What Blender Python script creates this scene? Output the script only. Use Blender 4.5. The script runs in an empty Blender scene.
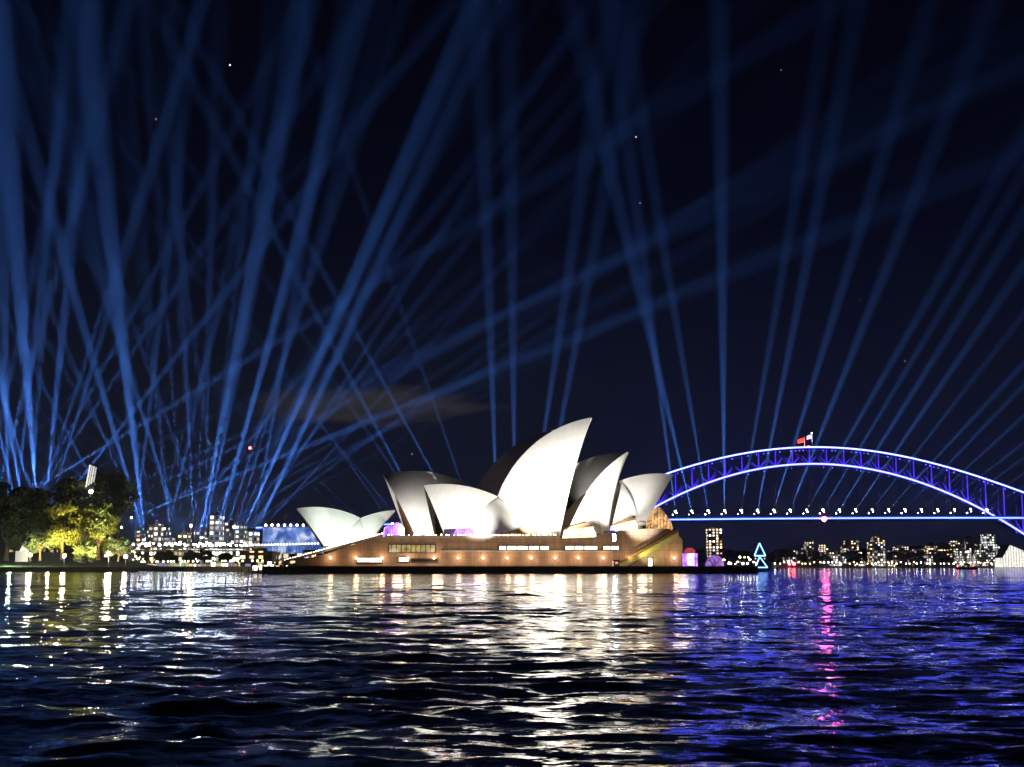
import bpy, math, random
import numpy as np
from mathutils import Vector, Matrix

# ------------------------------------------------------------------ camera, world, exposure
sc = bpy.context.scene
COL = sc.collection
F, HZ, CX, CY, CAMH = 1352.0, 566.0, 512.0, 383.5, 3.1
PITCH = math.atan((HZ - CY) / F)
cam = bpy.data.objects.new('camera', bpy.data.cameras.new('camera'))
COL.objects.link(cam)
cam.data.sensor_width = 36
cam.data.lens = 36 * F / 1024
cam.data.clip_start = 0.5
cam.data.clip_end = 30000
cam.location = (0, 0, CAMH)
cam.rotation_euler = (math.pi / 2 + PITCH, 0, 0)
sc.camera = cam

sc.view_settings.view_transform = 'Standard'
sc.view_settings.look = 'None'
sc.view_settings.exposure = 0
sc.view_settings.gamma = 1
sc.cycles.max_bounces = 5
sc.cycles.diffuse_bounces = 2
sc.cycles.glossy_bounces = 3
sc.cycles.transmission_bounces = 2
sc.cycles.volume_bounces = 0
sc.cycles.use_denoising = True
sc.cycles.sample_clamp_indirect = 60
sc.cycles.caustics_reflective = True
sc.cycles.use_adaptive_sampling = False
sc.cycles.light_sampling_threshold = 0


def ray(x, y):
    dx = (x - CX) / F
    dy = (CY - y) / F
    c, s = math.cos(PITCH), math.sin(PITCH)
    return Vector((dx, c - dy * s, s + dy * c))


EYE = Vector((0, 0, CAMH))


def at(x, y, Y):
    d = ray(x, y)
    return EYE + d * (Y / d.y)


def on_plane(x, y, p, n):
    d = ray(x, y)
    return EYE + d * ((p - EYE).dot(n) / d.dot(n))


# night sky: dark navy, a little lighter towards the horizon, thin city-lit cloud, a few stars
w = bpy.data.worlds.new("World")
sc.world = w
w.use_nodes = True
w.cycles.sampling_method = 'NONE'
nt = w.node_tree
nt.nodes.clear()


def N(nt, kind, **kw):
    n = nt.nodes.new(kind)
    for k, v in kw.items():
        setattr(n, k, v)
    return n


def L(nt, a, b):
    nt.links.new(a, b)


def math_node(nt, op, a, b=None, c=None, clamp=False):
    n = nt.nodes.new('ShaderNodeMath')
    n.operation = op
    n.use_clamp = clamp
    for i, v in enumerate((a, b, c)):
        if v is None:
            continue
        if isinstance(v, (int, float)):
            n.inputs[i].default_value = v
        else:
            nt.links.new(v, n.inputs[i])
    return n.outputs[0]


tc = N(nt, 'ShaderNodeTexCoord')
sep = N(nt, 'ShaderNodeSeparateXYZ')
L(nt, tc.outputs['Generated'], sep.inputs[0])
ramp = N(nt, 'ShaderNodeValToRGB')
L(nt, sep.outputs['Z'], ramp.inputs[0])
els = ramp.color_ramp.elements
els[0].position = 0.0
els[0].color = (.0058, .0078, .0170, 1)
els[1].position = 0.40
els[1].color = (.0006, .0008, .0035, 1)
e = els.new(0.12); e.color = (.0044, .0060, .0150, 1)
e = els.new(0.24); e.color = (.0016, .0022, .0080, 1)
# cloud: direction-space ellipse broken up by stretched noise
ty = math_node(nt, 'MAXIMUM', sep.outputs['Y'], 0.05)
az = math_node(nt, 'DIVIDE', sep.outputs['X'], ty)
el = math_node(nt, 'DIVIDE', sep.outputs['Z'], ty)
dcl = ray(366, 405)
a0, e0 = dcl.x / dcl.y, dcl.z / dcl.y
comb = N(nt, 'ShaderNodeCombineXYZ')
L(nt, az, comb.inputs[0])
L(nt, math_node(nt, 'MULTIPLY', el, 5.0), comb.inputs[1])
noi = N(nt, 'ShaderNodeTexNoise')
noi.inputs['Scale'].default_value = 16
noi.inputs['Detail'].default_value = 5
noi.inputs['Roughness'].default_value = .55
L(nt, comb.outputs[0], noi.inputs['Vector'])
ex = math_node(nt, 'POWER', math_node(nt, 'ABSOLUTE', math_node(nt, 'MULTIPLY', math_node(nt, 'SUBTRACT', az, a0), 1 / .10)), 2.0)
ey = math_node(nt, 'POWER', math_node(nt, 'ABSOLUTE', math_node(nt, 'MULTIPLY', math_node(nt, 'SUBTRACT', el, e0), 1 / .016)), 2.0)
g = math_node(nt, 'SUBTRACT', 1.0, math_node(nt, 'ADD', ex, ey))
g2 = math_node(nt, 'MULTIPLY_ADD', math_node(nt, 'SUBTRACT', noi.outputs[0], 0.5), 2.6, g)
cl = math_node(nt, 'MULTIPLY', math_node(nt, 'SMOOTH_MIN', math_node(nt, 'MAXIMUM', g2, 0.0), 1.0, .4), 1.0)
mix = N(nt, 'ShaderNodeMix', data_type='RGBA')
L(nt, math_node(nt, 'MULTIPLY', cl, 0.8, clamp=True), mix.inputs[0])
L(nt, ramp.outputs[0], mix.inputs[6])
mix.inputs[7].default_value = (.031, .029, .031, 1)
sky_out = mix.outputs[2]
STARS = [(230, 65, 1.6), (156, 119, .35), (636, 137, .8), (640, 203, .25), (781, 70, .12), (905, 361, .15), (412, 454, .2), (331, 203, .06), (40, 272, .06), (860, 300, .05)]
tot = None
for (sx, sy, sv) in STARS:
    d = ray(sx, sy).normalized()
    vd = N(nt, 'ShaderNodeVectorMath', operation='DISTANCE')
    L(nt, tc.outputs['Generated'], vd.inputs[0])
    vd.inputs[1].default_value = d
    s = math_node(nt, 'MULTIPLY', math_node(nt, 'LESS_THAN', vd.outputs['Value'], .00062), sv)
    tot = s if tot is None else math_node(nt, 'ADD', tot, s)
add = N(nt, 'ShaderNodeMix', data_type='RGBA', blend_type='ADD')
add.inputs[0].default_value = 1
L(nt, sky_out, add.inputs[6])
L(nt, tot, add.inputs[7])
bg = N(nt, 'ShaderNodeBackground')
L(nt, add.outputs[2], bg.inputs[0])
wo = N(nt, 'ShaderNodeOutputWorld')
L(nt, bg.outputs[0], wo.inputs[0])


def spot(p, q, power, deg, color, blend=.5, size=.3):
    l = bpy.data.lights.new('lamp_light', 'SPOT')
    l.energy = power
    l.color = color
    l.spot_size = math.radians(deg)
    l.spot_blend = blend
    l.shadow_soft_size = size
    o = bpy.data.objects.new('lamp_light', l)
    COL.objects.link(o)
    o.location = p
    o.rotation_euler = (Vector(q) - Vector(p)).to_track_quat('-Z', 'Y').to_euler()
    return o


def point(p, power, color, size=.3):
    l = bpy.data.lights.new('lamp_light', 'POINT')
    l.energy = power
    l.color = color
    l.shadow_soft_size = size
    o = bpy.data.objects.new('lamp_light', l)
    COL.objects.link(o)
    o.location = p
    return o


# ------------------------------------------------------------------ object helpers
def tag(o, label=None, cat=None, group=None, kind=None):
    if label: o['label'] = label
    if cat: o['category'] = cat
    if group: o['group'] = group
    if kind: o['kind'] = kind
    return o


def empty(name, loc=(0, 0, 0), rz=0, label=None, cat=None, group=None):
    o = bpy.data.objects.new(name, None)
    COL.objects.link(o)
    o.location = loc
    o.rotation_euler = (0, 0, rz)
    return tag(o, label, cat, group)


def copy_tree(o, parent=None):
    c = o.copy()
    COL.objects.link(c)
    if parent is not None:
        c.parent = parent
    for ch in o.children:
        copy_tree(ch, c)
    return c


class MB:
    def __init__(self):
        self.v = []
        self.f = []
        self.uv = None
        self.smooth = False

    def face(self, *pts):
        b = len(self.v)
        self.v += [tuple(p) for p in pts]
        self.f.append(tuple(range(b, b + len(pts))))

    def box(self, x0, x1, y0, y1, z0, z1, M=None):
        c = [Vector((x, y, z)) for z in (z0, z1) for y in (y0, y1) for x in (x0, x1)]
        if M is not None:
            c = [M @ p for p in c]
        b = len(self.v)
        self.v += [tuple(p) for p in c]
        for q in ((0, 2, 3, 1), (4, 5, 7, 6), (0, 1, 5, 4), (2, 6, 7, 3), (0, 4, 6, 2), (1, 3, 7, 5)):
            self.f.append(tuple(b + i for i in q))
        return self

    def bar(self, p, q, wd, hd=None, up=Vector((0, 0, 1))):
        p, q = Vector(p), Vector(q)
        hd = hd or wd
        d = (q - p).normalized()
        a = d.cross(up)
        if a.length < 1e-4:
            a = d.cross(Vector((1, 0, 0)))
        a.normalize()
        n = a.cross(d)
        b = len(self.v)
        for e in (p, q):
            for sa, sn in ((-1, -1), (1, -1), (1, 1), (-1, 1)):
                self.v.append(tuple(e + a * sa * wd / 2 + n * sn * hd / 2))
        for i in range(4):
            j = (i + 1) % 4
            self.f.append((b + i, b + j, b + 4 + j, b + 4 + i))
        self.f.append((b + 3, b + 2, b + 1, b))
        self.f.append((b + 4, b + 5, b + 6, b + 7))
        return self

    def tube(self, pts, radii, n=8, cap=True):
        pts = [Vector(p) for p in pts]
        if not hasattr(radii, '__len__'):
            radii = [radii] * len(pts)
        b = len(self.v)
        for i, p in enumerate(pts):
            d = (pts[min(i + 1, len(pts) - 1)] - pts[max(i - 1, 0)]).normalized()
            a = d.cross(Vector((0, 0, 1)))
            if a.length < 1e-3:
                a = d.cross(Vector((1, 0, 0)))
            a.normalize()
            m = a.cross(d)
            for k in range(n):
                t = 2 * math.pi * k / n
                self.v.append(tuple(p + (a * math.cos(t) + m * math.sin(t)) * radii[i]))
        for i in range(len(pts) - 1):
            for k in range(n):
                k2 = (k + 1) % n
                self.f.append((b + i * n + k, b + i * n + k2, b + (i + 1) * n + k2, b + (i + 1) * n + k))
        if cap:
            self.f.append(tuple(b + k for k in reversed(range(n))))
            self.f.append(tuple(b + (len(pts) - 1) * n + k for k in range(n)))
        return self

    def lathe(self, prof, c=(0, 0, 0), n=12):
        return self.tube([(c[0], c[1], c[2] + z) for r, z in prof], [max(r, 1e-3) for r, z in prof], n)

    def ball(self, c, r, n=10, m=6, sz=1):
        return self.lathe([(r * math.sin(math.pi * i / m), -r * sz * math.cos(math.pi * i / m)) for i in range(m + 1)], c, n)

    def prism(self, poly, M, depth):
        """polygon (list of (a,b)) in the local xz plane of M, extruded along local y from 0 to depth"""
        b = len(self.v)
        n = len(poly)
        for d in (0, depth):
            for (x, z) in poly:
                self.v.append(tuple(M @ Vector((x, d, z))))
        self.f.append(tuple(b + i for i in range(n)))
        self.f.append(tuple(b + n + i for i in reversed(range(n))))
        for i in range(n):
            j = (i + 1) % n
            self.f.append((b + j, b + i, b + n + i, b + n + j))
        return self

    def build(self, name, mat, parent=None, smooth=False):
        me = bpy.data.meshes.new(name)
        me.from_pydata(self.v, [], self.f)
        if self.uv is not None:
            lay = me.uv_layers.new(name='UVMap')
            idx = np.empty(len(me.loops), dtype=np.int32)
            me.loops.foreach_get('vertex_index', idx)
            lay.data.foreach_set('uv', np.array(self.uv, dtype=np.float32)[idx].ravel())
        if smooth or self.smooth:
            me.polygons.foreach_set('use_smooth', [True] * len(me.polygons))
        me.materials.append(mat)
        me.update()
        o = bpy.data.objects.new(name, me)
        COL.objects.link(o)
        if parent is not None:
            o.parent = parent
        return o


# ------------------------------------------------------------------ materials
def pmat(name, col, rough=.6, metal=0, noise=0, nscale=1.0, bump=0, spec=.5):
    m = bpy.data.materials.new(name)
    m.use_nodes = True
    nt = m.node_tree
    b = nt.nodes['Principled BSDF']
    b.inputs['Base Color'].default_value = (*col, 1)
    b.inputs['Roughness'].default_value = rough
    b.inputs['Metallic'].default_value = metal
    b.inputs['Specular IOR Level'].default_value = spec
    if noise or bump:
        tc = N(nt, 'ShaderNodeTexCoord')
        no = N(nt, 'ShaderNodeTexNoise')
        no.inputs['Scale'].default_value = nscale
        no.inputs['Detail'].default_value = 5
        L(nt, tc.outputs['Object'], no.inputs['Vector'])
        if noise:
            r = N(nt, 'ShaderNodeValToRGB')
            r.color_ramp.elements[0].position = .3
            r.color_ramp.elements[1].position = .7
            r.color_ramp.elements[0].color = (*[c * (1 - noise) for c in col], 1)
            r.color_ramp.elements[1].color = (*[min(1, c * (1 + noise)) for c in col], 1)
            L(nt, no.outputs[0], r.inputs[0])
            L(nt, r.outputs[0], b.inputs['Base Color'])
        if bump:
            bp = N(nt, 'ShaderNodeBump')
            bp.inputs['Strength'].default_value = bump
            L(nt, no.outputs[0], bp.inputs['Height'])
            L(nt, bp.outputs[0], b.inputs['Normal'])
    return m


def emat(name, col, s):
    m = bpy.data.materials.new(name)
    m.use_nodes = True
    b = m.node_tree.nodes['Principled BSDF']
    b.inputs['Base Color'].default_value = (.2, .2, .2, 1)
    b.inputs['Emission Color'].default_value = (*col, 1)
    b.inputs['Emission Strength'].default_value = s
    return m


def facade_mat(name, wall, cw, ch, lit, cols, strength, frac=(.55, .5), wash=None):
    """wall with a grid of windows (object coords: facade across = x+y, up = z); some of them lit"""
    m = bpy.data.materials.new(name)
    m.use_nodes = True
    nt = m.node_tree
    b = nt.nodes['Principled BSDF']
    b.inputs['Roughness'].default_value = .6
    tc = N(nt, 'ShaderNodeTexCoord')
    oi = N(nt, 'ShaderNodeObjectInfo')
    sp = N(nt, 'ShaderNodeSeparateXYZ')
    L(nt, tc.outputs['Object'], sp.inputs[0])
    a = math_node(nt, 'DIVIDE', math_node(nt, 'ADD', sp.outputs[0], sp.outputs[1]), cw)
    c = math_node(nt, 'DIVIDE', sp.outputs[2], ch)
    fa, fc = math_node(nt, 'FRACT', a), math_node(nt, 'FRACT', c)
    ia, ic = math_node(nt, 'FLOOR', a), math_node(nt, 'FLOOR', c)
    ina = math_node(nt, 'LESS_THAN', math_node(nt, 'ABSOLUTE', math_node(nt, 'SUBTRACT', fa, .5)), frac[0] / 2)
    inc = math_node(nt, 'LESS_THAN', math_node(nt, 'ABSOLUTE', math_node(nt, 'SUBTRACT', fc, .5)), frac[1] / 2)
    win = math_node(nt, 'MULTIPLY', ina, inc)
    cb = N(nt, 'ShaderNodeCombineXYZ')
    L(nt, ia, cb.inputs[0]); L(nt, ic, cb.inputs[1])
    L(nt, math_node(nt, 'MULTIPLY', oi.outputs['Random'], 91.7), cb.inputs[2])
    wn = N(nt, 'ShaderNodeTexWhiteNoise')
    L(nt, cb.outputs[0], wn.inputs[0])
    sc2 = N(nt, 'ShaderNodeSeparateColor')
    L(nt, wn.outputs['Color'], sc2.inputs[0])
    on = math_node(nt, 'LESS_THAN', wn.outputs['Value'], lit)
    br = math_node(nt, 'POWER', sc2.outputs[1], 2.0)
    br = math_node(nt, 'MULTIPLY_ADD', br, 1.6, .25)
    ramp = N(nt, 'ShaderNodeValToRGB')
    ramp.color_ramp.interpolation = 'CONSTANT'
    while len(ramp.color_ramp.elements) < len(cols):
        ramp.color_ramp.elements.new(.5)
    for i, q in enumerate(cols):
        ramp.color_ramp.elements[i].position = i / len(cols)
        ramp.color_ramp.elements[i].color = (*q, 1)
    L(nt, sc2.outputs[2], ramp.inputs[0])
    L(nt, ramp.outputs[0], b.inputs['Emission Color'])
    L(nt, math_node(nt, 'MULTIPLY', math_node(nt, 'MULTIPLY', win, on), math_node(nt, 'MULTIPLY', br, strength)), b.inputs['Emission Strength'])
    mx = N(nt, 'ShaderNodeMix', data_type='RGBA')
    L(nt, win, mx.inputs[0])
    mx.inputs[6].default_value = (*wall, 1)
    mx.inputs[7].default_value = (.02, .025, .03, 1)
    L(nt, mx.outputs[2], b.inputs['Base Color'])
    return m


def tile_mat():
    """glazed white-cream tiles laid in fans between ribs"""
    m = bpy.data.materials.new('glazed_shell_tiles')
    m.use_nodes = True
    nt = m.node_tree
    b = nt.nodes['Principled BSDF']
    b.inputs['Roughness'].default_value = .6
    uv = N(nt, 'ShaderNodeTexCoord')
    sp = N(nt, 'ShaderNodeSeparateXYZ')
    L(nt, uv.outputs['UV'], sp.inputs[0])
    fu = math_node(nt, 'FRACT', math_node(nt, 'MULTIPLY', sp.outputs[0], 14))
    chev = math_node(nt, 'ADD', math_node(nt, 'MULTIPLY', sp.outputs[1], 22), math_node(nt, 'ABSOLUTE', math_node(nt, 'SUBTRACT', fu, .5)))
    fv = math_node(nt, 'FRACT', chev)
    rib = math_node(nt, 'LESS_THAN', fu, .07)
    seam = math_node(nt, 'LESS_THAN', fv, .06)
    line = math_node(nt, 'MAXIMUM', rib, math_node(nt, 'MULTIPLY', seam, .5))
    cb = N(nt, 'ShaderNodeCombineXYZ')
    L(nt, math_node(nt, 'FLOOR', math_node(nt, 'MULTIPLY', sp.outputs[0], 14)), cb.inputs[0])
    L(nt, math_node(nt, 'FLOOR', chev), cb.inputs[1])
    wn = N(nt, 'ShaderNodeTexWhiteNoise')
    L(nt, cb.outputs[0], wn.inputs[0])
    no = N(nt, 'ShaderNodeTexNoise')
    no.inputs['Scale'].default_value = .12
    no.inputs['Detail'].default_value = 6
    L(nt, uv.outputs['Object'], no.inputs['Vector'])
    v = math_node(nt, 'MULTIPLY_ADD', wn.outputs['Value'], .08, .94)
    v = math_node(nt, 'MULTIPLY', v, math_node(nt, 'MULTIPLY_ADD', no.outputs[0], .25, .86))
    v = math_node(nt, 'MULTIPLY', v, math_node(nt, 'MULTIPLY_ADD', line, -.11, 1.0))
    mx = N(nt, 'ShaderNodeMix', data_type='RGBA', blend_type='MULTIPLY')
    mx.inputs[0].default_value = 1
    mx.inputs[6].default_value = (.77, .75, .70, 1)
    L(nt, v, mx.inputs[7])
    L(nt, mx.outputs[2], b.inputs['Base Color'])
    return m


def panel_mat(name, col, pw, ph, vary=.25):
    """precast stone cladding: panels with joints, each slab a little different, grime streaks"""
    m = bpy.data.materials.new(name)
    m.use_nodes = True
    nt = m.node_tree
    b = nt.nodes['Principled BSDF']
    b.inputs['Roughness'].default_value = .75
    tc = N(nt, 'ShaderNodeTexCoord')
    sp = N(nt, 'ShaderNodeSeparateXYZ')
    L(nt, tc.outputs['Object'], sp.inputs[0])
    a = math_node(nt, 'DIVIDE', math_node(nt, 'ADD', sp.outputs[0], math_node(nt, 'MULTIPLY', sp.outputs[1], .37)), pw)
    c = math_node(nt, 'DIVIDE', sp.outputs[2], ph)
    cb = N(nt, 'ShaderNodeCombineXYZ')
    L(nt, math_node(nt, 'FLOOR', a), cb.inputs[0]); L(nt, math_node(nt, 'FLOOR', c), cb.inputs[1])
    wn = N(nt, 'ShaderNodeTexWhiteNoise')
    L(nt, cb.outputs[0], wn.inputs[0])
    joint = math_node(nt, 'MAXIMUM', math_node(nt, 'LESS_THAN', math_node(nt, 'FRACT', a), .08), math_node(nt, 'LESS_THAN', math_node(nt, 'FRACT', c), .05))
    mp = N(nt, 'ShaderNodeMapping')
    mp.inputs['Scale'].default_value = (.5, .5, .08)
    L(nt, tc.outputs['Object'], mp.inputs[0])
    no = N(nt, 'ShaderNodeTexNoise')
    no.inputs['Scale'].default_value = 1.0
    no.inputs['Detail'].default_value = 6
    L(nt, mp.outputs[0], no.inputs['Vector'])
    v = math_node(nt, 'MULTIPLY_ADD', wn.outputs['Value'], vary, 1 - vary / 2)
    v = math_node(nt, 'MULTIPLY', v, math_node(nt, 'MULTIPLY_ADD', no.outputs[0], .8, .6))
    v = math_node(nt, 'MULTIPLY', v, math_node(nt, 'MULTIPLY_ADD', joint, -.45, 1.0))
    mx = N(nt, 'ShaderNodeMix', data_type='RGBA', blend_type='MULTIPLY')
    mx.inputs[0].default_value = 1
    mx.inputs[6].default_value = (*col, 1)
    L(nt, v, mx.inputs[7])
    L(nt, mx.outputs[2], b.inputs['Base Color'])
    return m


def glow_glass(name, col, s, mw=1.4, vary=.6):
    """lit glazing: bright panes between dark mullions, uneven interior"""
    m = bpy.data.materials.new(name)
    m.use_nodes = True
    nt = m.node_tree
    b = nt.nodes['Principled BSDF']
    b.inputs['Base Color'].default_value = (.06, .05, .04, 1)
    b.inputs['Roughness'].default_value = .15
    b.inputs['Emission Color'].default_value = (*col, 1)
    tc = N(nt, 'ShaderNodeTexCoord')
    sp = N(nt, 'ShaderNodeSeparateXYZ')
    L(nt, tc.outputs['Object'], sp.inputs[0])
    a = math_node(nt, 'FRACT', math_node(nt, 'DIVIDE', math_node(nt, 'ADD', sp.outputs[0], math_node(nt, 'MULTIPLY', sp.outputs[1], .6)), mw))
    pane = math_node(nt, 'GREATER_THAN', a, .16)
    no = N(nt, 'ShaderNodeTexNoise')
    no.inputs['Scale'].default_value = .45
    no.inputs['Detail'].default_value = 3
    L(nt, tc.outputs['Object'], no.inputs['Vector'])
    k = math_node(nt, 'MULTIPLY_ADD', math_node(nt, 'SUBTRACT', no.outputs[0], .5), vary * 4, 1.0)
    k = math_node(nt, 'MAXIMUM', k, .12)
    L(nt, math_node(nt, 'MULTIPLY', math_node(nt, 'MULTIPLY', pane, k), s), b.inputs['Emission Strength'])
    return m


TILE = tile_mat()
CONC = pmat('rib_concrete', (.42, .39, .35), .8, noise=.15, nscale=.3)
PODIUM = panel_mat('pink_granite_cladding', (.32, .22, .16), 1.3, 3.2)
PODIUM_TOP = pmat('granite_paving', (.26, .19, .15), .7, noise=.2, nscale=.4)
SEAWALL = panel_mat('dark_seawall_stone', (.16, .115, .085), 2.0, 1.0)
PAVE = pmat('promenade_paving', (.18, .15, .13), .75, noise=.25, nscale=.3)
GRASS = pmat('lawn_grass', (.05, .08, .025), .9, noise=.4, nscale=.5)
STEEL = pmat('bridge_grey_steel', (.16, .165, .17), .5, noise=.15, nscale=.2)
DKSTEEL = pmat('dark_painted_steel', (.03, .03, .035), .5)
BRONZE = pmat('bronze_glazing_metal', (.28, .14, .06), .4, metal=.6, noise=.2, nscale=.6)
GLASSDK = pmat('dark_glass', (.02, .022, .025), .1)
WHITEP = pmat('white_paint', (.75, .75, .75), .5, noise=.1, nscale=.5)
LAMPW = emat('lamp_white', (1, .93, .8), 30)
LAMPC = emat('lamp_cold_white', (.85, .93, 1), 40)
LAMPY = emat('lamp_amber', (1, .72, .36), 16)
LAMPG = emat('lamp_greenish', (.8, 1, .5), 5)
REDL = emat('lamp_red', (1, .03, .05), 60)
MAGL = emat('lamp_magenta', (1, .08, .40), 150)
QLW = emat('quay_lamp_white', (1, .93, .8), 6)
QLC = emat('quay_lamp_cold', (.8, .9, 1), 7)
QLY = emat('quay_lamp_amber', (1, .72, .36), 8)
GLOBE = emat('globe_lamp_warm', (1, .82, .50), 38)
WIN_Y = glow_glass('window_warm', (1, .70, .34), 2.2, 1.5)
WIN_W = glow_glass('window_bright', (1, .86, .6), 4.5, 1.6)
WIN_D = glow_glass('window_dim_yellow', (.8, .62, .22), .45, 2.2)
FOYER = glow_glass('foyer_glass', (1, .80, .50), 2.6, 1.3)
NFOYER = glow_glass('north_foyer_glass', (1, .52, .2), .9, 1.6, .9)
PURPLE = glow_glass('purple_lit_glass', (.42, .16, 1), 2.2, 1.2, .9)

# ------------------------------------------------------------------ opera house shells
U_ANG = math.radians(10)


class Frame:
    def __init__(s, O, ang):
        s.O = Vector((O[0], O[1], 0))
        s.U = Vector((math.cos(ang), math.sin(ang), 0))
        s.V = Vector((math.sin(ang), -math.cos(ang), 0))

    def w(s, u, v, z):
        return s.O + s.U * u + s.V * v + Vector((0, 0, z))

    def px(s, x, y, v):
        p = on_plane(x, y, s.O + s.V * v, s.V)
        return ((p - s.O).dot(s.U), v, p.z)

    def pw(s, x, y, v):
        return on_plane(x, y, s.O + s.V * v, s.V)


JF = Frame(at(540, HZ, 600)[:2], U_ANG)
CF = Frame(at(520, HZ, 656)[:2], U_ANG)
RF = Frame(at(345, HZ, 650)[:2], U_ANG)

opera = empty('opera_house', (JF.O.x, JF.O.y, 0), 0, 'great floodlit concert house with clustered white sail shaped shells on a brown stone podium', 'building')
opera_inv = Matrix.Translation(-Vector((JF.O.x, JF.O.y, 0)))


def op_build(mb, name, mat, parent=None, smooth=False, lab=None):
    """meshes are written in world coordinates; shift them under the opera house's empty"""
    off = Vector((JF.O.x, JF.O.y, 0))
    mb.v = [(p[0] - off.x, p[1] - off.y, p[2]) for p in mb.v]
    o = mb.build(name, mat, parent or opera, smooth)
    if lab: o['label'] = lab
    return o


def solve_sphere(T, B, P, R):
    T, B, P = Vector(T), Vector(B), Vector(P)
    mid = (T + B) / 2
    d = T - B
    half = d.length / 2
    n = Vector((-d.z, 0, d.x)).normalized()
    best = None
    for sgn in (1, -1):
        for i in range(0, 1400):
            cv = -i * .05
            h2 = R * R - half * half - cv * cv
            if h2 < 0:
                break
            C = mid + n * sgn * math.sqrt(h2) + Vector((0, cv, 0))
            if C.z > mid.z:
                continue
            er = abs((P - C).length - R)
            if best is None or er < best[0]:
                best = (er, C)
    return best


def slerp(a, b, t):
    w_ = a.angle(b)
    return (a * math.sin((1 - t) * w_) + b * math.sin(t * w_)) / math.sin(w_)


def shell(fr, T, B, P, v_foot, R=75, foot=3.0, name='roof_shell', lab=None, thick=1.1, NR=28, NS=22, far=True):
    """T, B: ridge ends in the hall's axis plane, P: near foot; both halves are patches of a sphere"""
    T, B, P = fr.px(*T, 0), fr.px(*B, 0), fr.px(*P, v_foot)
    er, C = solve_sphere(T, B, P, R)
    print('shell', [round(c, 1) for c in T], [round(c, 1) for c in B], [round(c, 1) for c in P], 'err', round(er, 2))
    Tv, Bv, Pv = Vector(T), Vector(B), Vector(P)
    C2 = Vector((C.x, 0, C.z))
    a, b = Bv - C2, Tv - C2
    sgn = 1 if Tv.x > Bv.x else -1
    mb = MB(); mb.uv = []
    for side in ((1, -1) if far else (1,)):
        grids = []
        for rr in (R, R - thick):
            base = len(mb.v)
            for i in range(NR + 1):
                t = i / NR
                Q = C2 + slerp(a, b, t)
                f = Pv + Vector(((t - .5) * foot * sgn, 0, 0))
                fd = (f - C).normalized()
                qd = (Q - C).normalized()
                for j in range(NS + 1):
                    s = j / NS
                    p = C + slerp(fd, qd, s) * rr
                    vv = max(p.y, 0.0) if j == NS else p.y
                    if rr < R and j == NS:
                        vv = 0.0
                    mb.v.append(tuple(fr.w(p.x, vv * side, p.z)))
                    mb.uv.append((t, s))
            grids.append(base)
        S = NS + 1
        for gi, base in enumerate(grids):
            for i in range(NR):
                for j in range(NS):
                    q = (base + i * S + j, base + (i + 1) * S + j, base + (i + 1) * S + j + 1, base + i * S + j + 1)
                    mb.f.append(q if (gi == 0) == (side * sgn > 0) else tuple(reversed(q)))
        g0, g1 = grids
        for i, flip in ((0, 0), (NR, 1)):
            for j in range(NS):
                q = (g0 + i * S + j, g0 + i * S + j + 1, g1 + i * S + j + 1, g1 + i * S + j)
                mb.f.append(q)
        for i in range(NR):
            mb.f.append((g0 + i * S, g0 + (i + 1) * S, g1 + (i + 1) * S, g1 + i * S))
    o = op_build(mb, name, TILE, smooth=True, lab=lab)
    try:
        mod = o.data
        mod.set_sharp_from_angle(angle=math.radians(35))
    except Exception:
        pass
    return o, dict(T=Tv, B=Bv, P=Pv, C=C, R=R, fr=fr, sgn=sgn, foot=foot)


def side_shell(fr, A, Pa, Pb, bulge=2.0, name='side_shell', parent=None, both=True):
    """triangular warped patch between hall-frame points, bulging outwards"""
    A, Pa, Pb = Vector(A), Vector(Pa), Vector(Pb)
    mb = MB(); mb.uv = []
    n = 14
    for side in ((1, -1) if both else (1,)):
        base = len(mb.v)
        rows = []
        for i in range(n + 1):
            row = []
            for j in range(i + 1):
                s = i / n
                t = j / i if i else 0
                p = A.lerp(Pa.lerp(Pb, t), s)
                p = p + Vector((0, bulge * 4 * s * (1 - s) + bulge * 2.0 * s * t * (1 - t), bulge * 1.2 * 4 * s * (1 - s) * .5))
                row.append(len(mb.v))
                mb.v.append(tuple(fr.w(p.x, p.y * side, p.z)))
                mb.uv.append((t * .7, 1 - s))
            rows.append(row)
        for i in range(n):
            for j in range(i + 1):
                q = (rows[i][j], rows[i + 1][j], rows[i + 1][j + 1])
                mb.f.append(q if side > 0 else q[::-1])
                if j < i:
                    q = (rows[i][j], rows[i + 1][j + 1], rows[i][j + 1])
                    mb.f.append(q if side > 0 else q[::-1])
    return op_build(mb, name, TILE, parent, smooth=True)


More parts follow.
